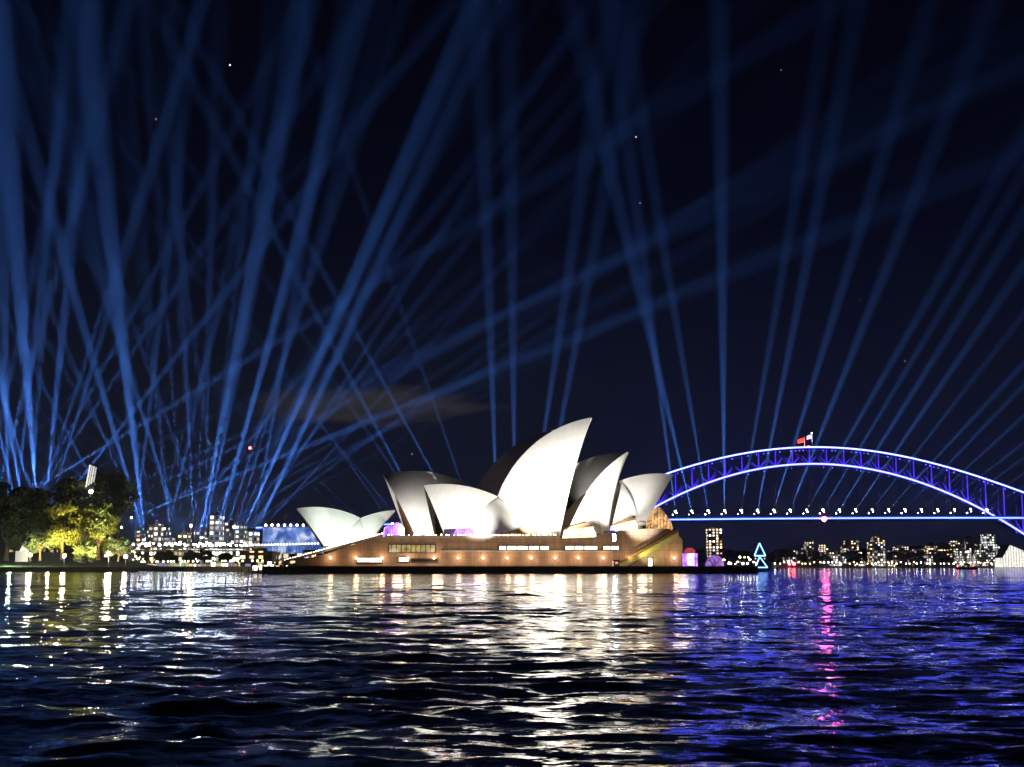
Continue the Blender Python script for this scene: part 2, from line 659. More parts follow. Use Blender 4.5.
def mouth_glass(info, inset=3.0, mat=GLASSDK, name='glass_wall', wedge=0):
    """glazing hung in the open mouth of a shell, with mullions: a surface a few metres inside the front rib"""
    fr, C, R, T, B, P, sgn = (info[k] for k in ('fr', 'C', 'R', 'T', 'B', 'P', 'sgn'))
    C2 = Vector((C.x, 0, C.z))
    tpar = 1 - inset / (T - B).length
    Q = C2 + slerp(B - C2, T - C2, tpar)
    f = P + Vector(((tpar - .5) * info['foot'] * sgn, 0, 0))
    fd, qd = (f - C).normalized(), (Q - C).normalized()
    rib = [C + slerp(fd, qd, j / 20) * (R - 1.3) for j in range(21)]
    mb = MB()
    fmb = MB()
    for k in range(20):
        a, b = rib[k], rib[k + 1]
        mb.face(fr.w(a.x, a.y, a.z), fr.w(a.x, -a.y, a.z), fr.w(b.x, -max(b.y, 0), b.z), fr.w(b.x, max(b.y, 0), b.z))
    g = op_build(mb, name, mat)
    hw = rib[0].y
    for k in range(-7, 8):
        v = k * hw / 7.6
        for j in range(20):
            if rib[j].y >= abs(v) > rib[j + 1].y or (j == 19 and abs(v) <= rib[20].y):
                t = (rib[j].y - abs(v)) / max(rib[j].y - rib[j + 1].y, 1e-5)
                top = rib[j].lerp(rib[j + 1], min(max(t, 0), 1))
                break
        else:
            continue
        pts = [p for p in rib if p.z < top.z] + [top]
        fmb.tube([fr.w(p.x + sgn * .35, v, p.z) for p in pts], .22, 4)
    op_build(fmb, 'mullion', BRONZE, g)
    return g


# minor hall (nearer)
s1, i1 = shell(JF, (423.5, 485.5), (497.5, 496.5), (449, 535), 17, 75, 4)
s2, i2 = shell(JF, (591.5, 417.5), (497.5, 496.5), (552, 537), 18, 75, 7)
s3, i3 = shell(JF, (627.5, 451.5), (586, 492.5), (605, 533), 16, 75, 3)
s4, i4 = shell(JF, (673.5, 474.5), (619, 481), (642, 523.5), 14, 75, 3)
# major hall (behind)
c1, j1 = shell(CF, (383.5, 475), (480, 492), (421, 536), 20, 75, 5)
c2, j2 = shell(CF, (567, 428.5), (476, 490), (560, 536), 22, 75, 6)
c3, j3 = shell(CF, (621, 452.5), (560, 474), (592, 534), 18, 75, 4)
# restaurant
r1, k1 = shell(RF, (296.5, 508.5), (360.5, 518), (329, 546), 11, 75, 5)
r2, k2 = shell(RF, (395, 510), (360.5, 518), (368, 541), 9, 75, 3)
LITGLASS = glow_glass('mouth_glass_lit', (.75, .62, .38), .16, 1.6, .9)
for inf in (i1, i2, i3, i4, j1, j2, j3, k1, k2):
    mouth_glass(inf, 3.0 if inf is j1 else 5.0, LITGLASS if inf in (j1, i1) else GLASSDK)


def hp(fr, x, y, v):
    return fr.px(x, y, v)


B12 = (i1['B'].x, 1.0, i1['B'].z - .8)
side_shell(JF, B12, hp(JF, 450, 535, 16), hp(JF, 494, 537, 19), 1.4, parent=s1)
side_shell(JF, B12, hp(JF, 494, 537, 19), hp(JF, 543, 537, 17), 1.4, parent=s2)
B3 = (i3['B'].x, 1.0, i3['B'].z)
side_shell(JF, B3, hp(JF, 566, 534, 17), hp(JF, 602, 534, 15), 2.2, parent=s3)
B4 = (i4['B'].x + 1, 1.0, i4['B'].z - .5)
side_shell(JF, B4, hp(JF, 611, 529, 15), hp(JF, 639, 521, 13), 2.0, parent=s4)
BC = (j1['B'].x, 1.0, j1['B'].z - .8)
side_shell(CF, BC, hp(CF, 425, 536, 19), hp(CF, 560, 536, 21), 2, parent=c2)
BR = (k1['B'].x, .6, k1['B'].z - .5)
side_shell(RF, BR, hp(RF, 334, 546, 10.5), hp(RF, 365, 541, 8.5), 1.0, parent=r1)

# pedestals under the feet
for inf, sh in ((i1, s1), (i2, s2), (i3, s3), (i4, s4), (j1, c1), (j2, c2), (j3, c3)):
    for sd in (1, -1):
        p = inf['P']
        fr = inf['fr']
        mb = MB()
        mb.tube([fr.w(p.x, p.y * sd, 10), fr.w(p.x, p.y * sd, p.z + .8)], [2.6, 1.6], 8)
        op_build(mb, 'shell_pedestal', CONC, sh)

# ------------------------------------------------------------------ podium
VF = 28.0
XM = Matrix(((JF.U.x, -JF.V.x, 0, 0), (JF.U.y, -JF.V.y, 0, 0), (0, 0, 1, 0), (0, 0, 0, 1)))
FACE = Matrix.Translation(JF.w(0, VF, 0)) @ XM          # local x along the face, y into the building, z up


def fx(x, y):
    u, _, z = JF.px(x, y, VF)
    return (u, z)


poly = [fx(278, 567), fx(381, 537), fx(560, 538.5), fx(598, 537), fx(612, 532), fx(640, 529), fx(668, 528.5), fx(676, 532), fx(682.5, 540), fx(682.5, 567.5)]
poly[0] = (poly[0][0], 2.0)
poly[-1] = (poly[-1][0], 2.0)
mb = MB()
mb.prism(poly, FACE, 118)
podium = op_build(mb, 'podium', PODIUM)


def face_box(mb, x0, y0, x1, y1, out0, out1):
    """box on the east face between two pixels' positions; out0/out1 metres proud of the face"""
    a, b = fx(x0, y1), fx(x1, y0)
    mb.box(a[0], b[0], -out1, -out0, a[1], b[1], FACE)
    return mb


# ledges, parapets
mb = MB()
face_box(mb, 440, 550.6, 612, 552.0, 0.003, .9)
face_box(mb, 385, 536.0, 560, 538.0, 0.003, .5)
op_build(mb, 'ledge', CONC)
mb = MB()
a, b = fx(284, 561.5), fx(383, 535.2)
mb.bar(FACE @ Vector((a[0], -.4, a[1])), FACE @ Vector((b[0], -.4, b[1])), .8, 1.0)
op_build(mb, 'stair_parapet', CONC)

# windows on the east face
def window(x0, y0, x1, y1, mat, n=1):
    fm = MB()
    t = .35
    a, b = fx(x0, y1), fx(x1, y0)
    fm.box(a[0] - t, b[0] + t, -.45, -.003, b[1], b[1] + t, FACE)
    fm.box(a[0] - t, b[0] + t, -.6, -.003, a[1] - t, a[1], FACE)
    fm.box(a[0] - t, a[0], -.45, -.003, a[1], b[1], FACE)
    fm.box(b[0], b[0] + t, -.45, -.003, a[1], b[1], FACE)
    f = op_build(fm, 'window', DKSTEEL)
    gm = MB()
    gm.box(a[0], b[0], -.15, -.004, a[1], b[1], FACE)
    op_build(gm, 'pane', mat, f)


for (x0, x1) in ((499, 506), (507.3, 516.3), (517.6, 527.7), (529, 538.5), (540, 548.6), (565.5, 574), (575, 583), (584.3, 597), (603.5, 610), (611, 618.5)):
    window(x0, 546.2, x1, 549.6, WIN_W)
window(389, 545, 435, 552.3, WIN_D)
window(357, 558, 381.5, 562, WIN_W)
window(399, 557.5, 408.5, 561.5, WIN_W)
window(411, 559.3, 437, 561.2, GLASSDK)
window(648, 558, 652, 566, WIN_W)
window(612.5, 534, 615.5, 541, LAMPC)

# diagonal lit stair on the north end
STAIRM = pmat('stair_stone', (.32, .30, .12), .8, noise=.2, nscale=1.2)
mb = MB()
n = 26
for i in range(n):
    t0, t1 = i / n, (i + 1) / n
    a, b = fx(617 + 60 * t0, 566 - 33.5 * t0), fx(617 + 60 * t1, 566 - 33.5 * t1)
    mb.box(a[0], b[0], -2.6, -.003, a[1] - 1.6, b[1], FACE)
op_build(mb, 'stair', STAIRM)
mb = MB()
a, b = fx(617, 563.2), fx(677, 530)
mb.bar(FACE @ Vector((a[0], -2.5, a[1])), FACE @ Vector((b[0], -2.5, b[1])), .15, .9)
op_build(mb, 'stair_rail', BRONZE)

# foyer glazing under bronze hoods, on the podium between the shells' feet
def foyer(pts, hood, v0, v1, mat=FOYER, name='foyer_glazing'):
    m = Matrix.Translation(JF.w(0, v1, 0)) @ XM
    P = [(JF.px(x, y, v1)[0], JF.px(x, y, v1)[2]) for x, y in pts]
    g = op_build(MB().prism(P, m, v1 - v0), name, mat)
    if hood:
        m2 = Matrix.Translation(JF.w(0, v1 + 1.2, 0)) @ XM
        H = [(JF.px(x, y, v1)[0], JF.px(x, y, v1)[2]) for x, y in hood]
        op_build(MB().prism(H, m2, v1 - v0 + 1.5), 'hood', BRONZE, g)
    return g


foyer([(497, 540), (497, 534.6), (555, 537), (555, 540)], [(496, 534.5), (510, 531.5), (523, 527), (533, 530.5), (540, 534.5)], 16, 22)
foyer([(564.5, 538), (566.5, 529.6), (593, 526.5), (596, 534), (596, 538)], [(566.5, 529.5), (569, 527), (586, 522.5), (594, 526.3)], 15, 20)
foyer([(612.5, 530), (614, 525.5), (635, 519.5), (637.5, 524), (637.5, 530)], [(613, 525.4), (620, 521), (631, 517), (636, 519.4)], 12, 17)
foyer([(646.5, 530), (648, 524), (664, 517), (670, 519), (673, 528), (672, 531)], None, -8, 14, NFOYER, 'north_foyer')
foyer([(650, 523), (657, 507.5), (660, 507.5), (668, 517)], None, -4, 10, NFOYER, 'north_foyer_roof_light')
foyer([(455, 538.5), (457, 529), (478, 528), (488, 532), (488, 538.5)], None, 18, 24, PURPLE, 'purple_lit_pavilion')
foyer([(383, 538), (385, 527), (398, 522), (404, 527), (404, 538)], None, -30, -26, PURPLE, 'purple_lit_screen')

# row of small white lamps along the podium's edge and down the stair
mb = MB()
rs = random.Random(4)
for i in range(70):
    x = 384 + i * 2.5
    if rs.random() < .25: continue
    u, z = fx(x + rs.uniform(-.5, .5), 535.2)
    p = FACE @ Vector((u, rs.uniform(.5, 2), z + rs.uniform(0, .3)))
    mb.ball(p, rs.uniform(.18, .4), 6, 4)
for i in range(38):
    t = i / 37
    u, z = fx(285 + 97 * t, 560.8 - 26.3 * t)
    p = FACE @ Vector((u, rs.uniform(-.2, .2), z + .4))
    mb.ball(p, rs.uniform(.25, .45), 6, 4)
o = op_build(mb, 'parapet_lamp', emat('parapet_lamp_glow', (1, .86, .62), 9))
o['kind'] = 'stuff'

# wall lamps washing the brown wall
for x in (330.5, 356, 382, 408, 434, 458, 482.8, 507, 531, 555, 578, 603, 628, 674):
    u, z = fx(x, 558.2)
    mb = MB()
    mb.box(u - .35, u + .35, -.5, -.003, z - .5, z - .2, FACE)
    f = op_build(mb, 'wall_lamp', DKSTEEL)
    g = MB(); g.ball(FACE @ Vector((u, -.55, z + .1)), .42, 8, 6)
    op_build(g, 'bulb', LAMPY, f)
    p = FACE @ Vector((u, -2.6, z + .3))
    point(p, 800, (1, .62, .33), 1.0)

for x in range(395, 680, 40):  # unseen fill lamps added to light the podium wall evenly
    u, z = fx(x, 553)
    point(FACE @ Vector((u, -11, z)), 1900, (1, .76, .54), 2.2)

# sea wall and broadwalk round the point
mb = MB()
bw = [JF.px(262, HZ, 40)[0], JF.px(756, HZ, 40)[0]]
mb.box(bw[0], bw[1], -12, 150, -3, 2.75, FACE)
tag(mb.build('broadwalk_pavement', PAVE), kind='structure')
mb = MB()
mb.box(bw[0], bw[1] + .4, -12.9, -12.003, -3, 3.05, FACE)
mb.box(bw[1] + .003, bw[1] + .9, -12.0, 150, -3, 3.05, FACE)
sw = mb.build('sea_wall', SEAWALL)
tag(sw, 'long dark stone sea wall along the water below the brown podium', 'sea wall')
# gaps of light along the wall's foot
# floodlights for the shells
def flood(px, aim, power, deg, col=(1, .96, .90), fr=JF, blend=.7):
    x, v, z = px
    u = fr.px(x, HZ, v)[0]
    return spot(fr.w(u, v, z), aim, power, deg, col, blend, .5)


flood((604, 74, 16), JF.pw(556, 466, 10), 1.25e6, 50, blend=.6)
flood((540, 39, 20), JF.pw(533, 506, 12), 7.0e4, 70)
flood((520, 60, 18), JF.pw(462, 507, 12), 4.4e5, 40, blend=.8)
flood((578, 56, 16), JF.pw(614, 493, 10), 4.4e5, 31)
flood((640, 45, 16), JF.pw(641, 512, 12), 5.5e4, 54)
flood((412, 50, 19), CF.pw(416, 524, 12), 1.25e5, 58, fr=CF, blend=1)
flood((592, 36, 22), CF.pw(606, 488, 12), 4.0e4, 62, fr=CF, blend=1)
flood((350, 50, 17), RF.pw(345, 522, 5), 1.75e5, 54, (.87, 1, .92), RF)
spot(FACE @ Vector((fx(640, 566)[0], -9, 4)), JF.pw(652, 545, VF), 9e3, 90, (.9, .85, .3), .8, .4)

# ------------------------------------------------------------------ arch bridge
PH = math.radians(10)
BO = at(812, HZ, 1526)
BA = Vector((math.cos(PH), -math.sin(PH), 0))
BN = Vector((-math.sin(PH), -math.cos(PH), 0))
XS = 1.04
bridge = empty('arch_bridge', (BO.x, BO.y, 0), 0, 'long steel arch bridge outlined in blue and purple light across the harbour', 'bridge')


def bp(s, n, z):
    return BA * (s * XS) + BN * n + Vector((0, 0, z))


def zlow(s):
    t = s / 251.5
    return 116 - 107 * t * t


def ztop(s):
    t = abs(s) / 251.5
    return 134 - 80 * t * t * (1 - .16 * t * t)


SEG = [251.5 * (-1 + i / 14) for i in range(29)]
LED1 = emat('led_line_blue_white', (.075, .095, 1), 16)
LED2 = emat('led_line_violet_blue', (.07, .078, 1), 14)
LED3 = emat('led_deck_line_blue', (.05, .09, 1), 12)
LEDD = emat('led_point_violet', (.10, .05, 1), 16)
GLOWV = emat('post_glow_violet', (.065, .022, 1), 1.5)  # stands in for violet uplight falling on the truss steel
for n_ in (15, -15):
    mb = MB()
    for a, b in zip(SEG[:-1], SEG[1:]):
        mb.bar(bp(a, n_, ztop(a)), bp(b, n_, ztop(b)), 1.6, 1.3)
    c = mb.build('upper_chord', STEEL, bridge)
    pts = [bp(251.5 * (-1 + i / 56), n_, ztop(251.5 * (-1 + i / 56)) + .9) for i in range(113)]
    if n_ > 0:
        MB().tube(pts, 1.15, 6).build('light_strip', LED1, c)
    mb = MB()
    for a, b in zip(SEG[:-1], SEG[1:]):
        mb.bar(bp(a, n_, zlow(a)), bp(b, n_, zlow(b)), 1.6, 1.6)
    c = mb.build('lower_chord', STEEL, bridge)
    pts = [bp(251.5 * (-1 + i / 56), n_ + (1 if n_ > 0 else -1), zlow(251.5 * (-1 + i / 56)) + .3) for i in range(113)]
    if n_ > 0:
        MB().tube(pts, 1.0, 6).build('light_strip', LED2, c)
    for i, s in enumerate(SEG):
        MB().bar(bp(s, n_, zlow(s) + .9), bp(s, n_, ztop(s) - .8), 1.0, 1.0, BN).build('truss_post', STEEL, bridge)
        if i < 28:
            s2_ = SEG[i + 1]
            p, q = (bp(s, n_, ztop(s) - .8), bp(s2_, n_, zlow(s2_) + .9)) if s < 0 else (bp(s, n_, zlow(s) + .9), bp(s2_, n_, ztop(s2_) - .8))
            MB().bar(p, q, .9, .9, BN).build('truss_diagonal', STEEL, bridge)
        if zlow(s) > 62:
            MB().bar(bp(s, n_, 58), bp(s, n_, zlow(s) - .9), .45, .45, BN).build('hanger', STEEL, bridge)
        if 0 < i < 28:  # uplight glow from the nodes, put in as emissive tubes
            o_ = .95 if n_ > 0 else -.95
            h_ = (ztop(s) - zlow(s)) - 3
            MB().tube([bp(s, n_ + o_, zlow(s) + 1.5), bp(s, n_ + o_, zlow(s) + 1.5 + h_)], [.75, .4], 6).build('post_glow', GLOWV, bridge)
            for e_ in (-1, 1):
                MB().tube([bp(s + e_ * 1.2, n_ + o_, zlow(s + e_ * 1.2) + 1.8), bp(s + e_ * 7.5, n_ + o_, zlow(s + e_ * 7.5) + 9.5)], [.55, .15], 6).build('ray_glow', GLOWV, bridge)
for s in SEG:
    MB().bar(bp(s, -14, zlow(s)), bp(s, 14, zlow(s)), .9, .9).build('cross_brace', STEEL, bridge)
    MB().bar(bp(s, -14, ztop(s)), bp(s, 14, ztop(s)), .9, .9).build('cross_brace', STEEL, bridge)
mb = MB()
rs = random.Random(8)
for i in range(120):
    s = -250 + i * 500 / 119 + rs.uniform(-.8, .8)
    if rs.random() < .4: continue
    mb.ball(bp(s, 15.9, ztop(s) - 2.6), rs.uniform(.25, .5), 6, 4)
    if rs.random() < .35: mb.ball(bp(s, 16.4, zlow(s) - 3.5), rs.uniform(.2, .4), 6, 4)
o = mb.build('node_lamp', LEDD, bridge); o['kind'] = 'stuff'


def zdeck(s):
    return 57.5 - 3.0 * (s / 400) ** 2


mb = MB()
DS = [-620 + 20 * i for i in range(63)]
for a, b in zip(DS[:-1], DS[1:]):
    mb.bar(bp(a, 0, zdeck(a) - 1.6), bp(b, 0, zdeck(b) - 1.6), 49, 3.2)
deck = mb.build('deck', STEEL, bridge)
MB().tube([bp(a, 25.2, zdeck(a) - 2.2) for a in DS], .8, 6).build('light_strip', LED3, deck)
mb = MB()
for a in DS:
    mb.bar(bp(a, 24.4, zdeck(a)), bp(a, 24.4, zdeck(a) + 2.4), .25)
for a, b in zip(DS[:-1], DS[1:]):
    mb.bar(bp(a, 24.4, zdeck(a) + 2.4), bp(b, 24.4, zdeck(b) + 2.4), .2)
    mb.bar(bp(a, 24.4, zdeck(a) + 1.2), bp(b, 24.4, zdeck(b) + 1.2), .15)
mb.build('railing', STEEL, deck)
MB().ball(bp(13, 25.6, zdeck(0) - 3.2), 2.4, 8, 6).build('red_lamp', MAGL, deck)
STONE = panel_mat('pylon_granite', (.33, .30, .26), 3, 2)
for s in (-262, 262):
    for n_ in (30, -30):
        M = Matrix.Translation(bp(s, n_, 0)) @ Matrix.Rotation(-PH, 4, 'Z')
        mb = MB()
        mb.box(-12, 12, -8, 8, -2, 58, M).box(-10, 10, -6.5, 6.5, 58.003, 84, M).box(-10.8, 10.8, -7.2, 7.2, 84.003, 86, M).box(-8.5, 8.5, -5.5, 5.5, 86.003, 89, M)
        mb.build('pylon', STONE, bridge)
# flags on the crown
fl = empty('flagpole', bridge.location + bp(-4, 0, 134), 0, 'red lit flag flying left on a pole at the crown of the bridge arch', 'flag')
MB().tube([(0, 0, 0), (0, 0, 14)], [.35, .2], 6).build('pole', WHITEP, fl)
RFLAG = pmat('flag_red_cloth', (.55, .10, .06), .8)
BFLAG = pmat('flag_blue_white_cloth', (.35, .42, .7), .8)


def flag(par, z, wdt, hgt, mat, d):
    mb = MB()
    n = 10
    for k in range(n + 1):
        x = k / n * wdt * d
        y = math.sin(k * .9) * .6 * k / n
        dz = -.25 * wdt * (k / n) ** 2
        mb.v += [(x, y, z + dz), (x, y, z + hgt + dz)]
    for k in range(n):
        mb.f.append((2 * k, 2 * k + 2, 2 * k + 3, 2 * k + 1))
    mb.build('flag_cloth', mat, par, True)


flag(fl, 8, 8, 5, RFLAG, -1)
f2 = empty('flagpole', bridge.location + bp(4, 0, 134), 0, 'taller pole with pale blue and white flag at the arch crown', 'flag')
MB().tube([(0, 0, 0), (0, 0, 18)], [.35, .2], 6).build('pole', WHITEP, f2)
flag(f2, 12, 6, 4.5, BFLAG, -1)
MB().ball((0, 0, 18.4), .6, 8, 6).build('lamp', LAMPC, f2)
spot(bridge.location + bp(-4, 12, 135), bridge.location + bp(-6, 0, 145), 4.5e4, 70, (1, .25, .12), .5)
spot(bridge.location + bp(8, 12, 137), bridge.location + bp(3, 0, 150), 4e4, 50, (.8, .85, 1), .5)
# red obstruction-light gantry at the crown
cr = empty('crown_beacon', bridge.location + bp(0, 8, 134.8), 0, 'small red beacon lamp on the bridge crown between the two flags', 'beacon')
MB().box(-.8, .8, -.8, .8, 0, .8).build('housing', DKSTEEL, cr)
MB().ball((0, 0, 1.5), .9, 8, 6).build('lamp', REDL, cr)

# ------------------------------------------------------------------ searchlights (real lamps, seen because the haze scatters their light)
LENS = emat('searchlight_lens', (.75, .88, 1), 60)
BEAM = (.09, .285, 1.0)


def make_searchlight():
    r = empty('searchlight', (0, 0, 0), 0)
    MB().lathe([(.9, 0), (.9, .25), (.35, .3), (.3, 1.2)], n=10).build('stand', DKSTEEL, r)
    d = MB().tube([(0, 0, 1.1), (0, 0, 1.5), (0, 0, 2.6)], [.45, .8, .85], 12).build('lamp_drum', DKSTEEL, r)
    MB().tube([(0, 0, 2.605), (0, 0, 2.66)], [.74, .6], 12).build('lens', LENS, d)
    return r


sl0 = make_searchlight()
sl_used = [False]


def searchlight(p, q, e, deg, label, group, size=1.0):
    o = sl0 if not sl_used[0] else copy_tree(sl0)
    sl_used[0] = True
    tag(o, label, 'searchlight', group)
    p = Vector(p)
    o.location = p
    o.scale = (size,) * 3
    d = (Vector(q) - p).normalized()
    for ch in o.children:
        if ch.name.startswith('lamp_drum'):
            # swing the drum about its own trunnion so that it faces along the beam
            R_ = d.to_track_quat('Z', 'Y').to_matrix().to_4x4()
            ch.matrix_local = Matrix.Translation((0, 0, 1.3)) @ R_ @ Matrix.Translation((0, 0, -1.3))
    spot(p + Vector((0, 0, 1.3 * size)) + d * 1.6 * size, Vector(q) + Vector((0, 0, 1.3 * size)), e, deg * .68, BEAM, 1.0, .45)
    return o


rs = random.Random(21)
E0 = 8.0e8
LB = [  # base pixel, second pixel on the axis, strength, cone degrees
    (146, 548, 115, 280, 1.5, 2.6), (147, 548, 86, 338, 1.2, 1.9), (140, 548, 0, 385, .7, 1.5), (172, 548, 154, 392, .8, 1.6),
    (186, 548, 140, 410, .6, 1.4), (210, 548, 185, 368, .9, 1.7), (198, 548, 230, 382, 1.1, 2.0), (212, 548, 262, 371, 1.1, 1.8),
    (220, 548, 260, 430, .7, 1.4), (236, 548, 335, 324, 1.7, 2.3), (216, 548, 250, 415, 1.0, 1.9), (240, 548, 318, 426, .8, 1.4),
    (246, 548, 386, 395, .75, 1.4), (204, 548, 222, 400, .7, 1.4), (230, 548, 296, 399, .8, 1.4), (205, 548, 207, 430, .45, 1.4), (150, 548, 100, 430, .8, 1.4), (160, 548, 135, 430, .5, 1.3),
    (366, 527, 278, 443, .55, 1.2), (352, 527, 268, 443, .4, 1.1), (393, 527, 311, 412, .6, 1.3), (404, 527, 308, 412, .5, 1.2), (430, 530, 338, 358, .5, 1.4),
    (432, 530, 355, 415, .4, 1.2), (463, 530, 389, 395, .6, 1.4), (477, 530, 437, 415, .35, 1.2),
    (40, 520, 0, 392, .8, 2.0), (38, 520, 20, 300, 1.0, 2.6), (36, 520, 8, 410, .9, 2.2), (44, 520, 63, 330, .6, 1.8), (20, 520, -10, 400, .9, 2.2), (112, 520, 27, 358, .6, 1.6),
    (30, 520, 52, 200, .5, 2.0), (25, 520, -8, 330, .8, 2.2), (8, 520, 4, 300, .7, 2.2), (-10, 520, 40, 330, .7, 2.0), (-20, 520, 10, 380, .6, 2.0), (-30, 500, 90, 380, .5, 1.6),
    (147, 546, 60, 488, .7, 1.6), (147, 546, 60, 498, .6, 1.4), (147, 547, 55, 478, .5, 1.4), (147, 547, 60, 508, .5, 1.4),
    (130, 520, 930, 195, 1.1, 1.5), (110, 520, 640, 262, .9, 1.6), (120, 530, 600, 265, .5, 1.6), (200, 540, 660, 270, .35, 1.6), (100, 515, 480, 330, .6, 1.3), (60, 520, 330, 395, .5, 1.3), (20, 500, 300, 330, .5, 1.5),
    (250, 545, 420, 180, .4, 1.7), (232, 545, 330, 200, .5, 1.8), (180, 545, 60, 130, .4, 1.8),
]
for k in range(20):   # the rest of the fan: thinner crossing beams
    x0 = rs.choice((136, 150, 168, 182, 196, 206, 214, 226, 238, 252))
    sl = rs.choice((rs.uniform(-.9, -.2), rs.uniform(-.2, .35), rs.uniform(.35, 1.1)))
    LB.append((x0 + rs.uniform(-4, 4), 547, x0 + sl * 170, 375, rs.uniform(.35, .8), rs.uniform(1.1, 1.7)))
for k in range(24):   # extra low beams leaning to either side, added to brighten the low sky
    x0 = rs.choice((-10, 25, 45, 140, 146, 150, 175, 205, 222, 245))
    sl = rs.choice((-1, 1)) * rs.uniform(1.1, 2.2)
    LB.append((x0 + rs.uniform(-5, 5), 546 if x0 > 128 else 518, x0 + sl * 100, 446, rs.uniform(.5, .95), rs.uniform(1.1, 1.7)))
for k in range(9):
    x0 = rs.uniform(-40, 70)
    LB.append((x0, 518, x0 + rs.uniform(-90, 110), 380, rs.uniform(.5, 1.0), rs.uniform(1.3, 2.2)))
rs = random.Random(63)
for i, (x0, y0, x1, y1, e, deg) in enumerate(LB):
    Y = 1000 if x0 > 128 else 900
    if x0 > 340: Y = 900
    p = at(x0, y0, Y)
    far = (-1.2, -.8) if x1 - x0 > 250 else (-1.9, -1.2)
    q = at(x1, y1, Y)
    q = at(x1, y1, Y + rs.uniform(*far) * (q.z - p.z))
    if x1 - x0 > 250: e, deg = e * 3.2, deg * 1.7
    if x0 > 340: e *= 1.5
    searchlight(p, q, E0 * 1.95 * e, deg, 'searchlight throwing a pale blue beam into the sky from the bright quay', 'searchlights around the quay')
# four behind the tall shells
for (x0, x1, y1, e) in ((497, 488, 271, .55), (515, 512, 271, .5), (531, 569, 271, .5), (543, 590, 271, .45)):
    p = at(x0, 520, 1500)
    searchlight(p, at(x1, y1, 1500 - 420), E0 * 2.2 * e, 2.4, 'searchlight hidden behind the tall shells, its beam rising above them', 'searchlights behind the opera house')
# along the bridge deck: lean changes steadily from left to right
for k in range(20):
    x0 = 675.5 + k * 16.35
    s = (x0 - 812) / (1352 / 1526 * math.cos(PH) * XS)
    for _ in range(4):
        P_ = BO + bp(s, 22, 0)
        xx = CX + F * P_.x / (P_.y * math.cos(PITCH) + (60 - CAMH) * math.sin(PITCH))
        s += (x0 - xx) / .85
    base = Vector((BO.x, BO.y, 0)) + bp(s, 22, zdeck(s))
    m = MB()
    sl = [-.13, -.24, -.17, -.01, .175, .20, .31, .40, .58, .60, .63, .69, .78, .93, .96, 1.10, 1.30, 1.35, 1.5, 1.6][k]
    q = at(x0 + sl * 300, 511 - 300, base.y)
    L_ = base + Vector((0, 0, 4.8))
    q = at(x0 + sl * 300, 211, base.y - rs.uniform(440, 540))
    o = searchlight(L_, q, E0 * (1.7 if k == 3 else 1.35) * rs.uniform(.75, 1.1), 2.3, 'searchlight on a short mast at the bridge deck edge, beam fanned outward', 'searchlights along the bridge deck', 1.3)
    MB().tube([(0, 0, -3.75), (0, 0, 0)], [.22, .18], 6).build('mast', DKSTEEL, o)
    MB().ball((.9, -.9, .2), rs.uniform(.35, .55), 8, 6).build('deck_lamp', LAMPW, o)
    MB().ball((-2.6, -.9, -1.2), rs.uniform(.25, .5), 8, 6).build('deck_lamp', LAMPW, o)


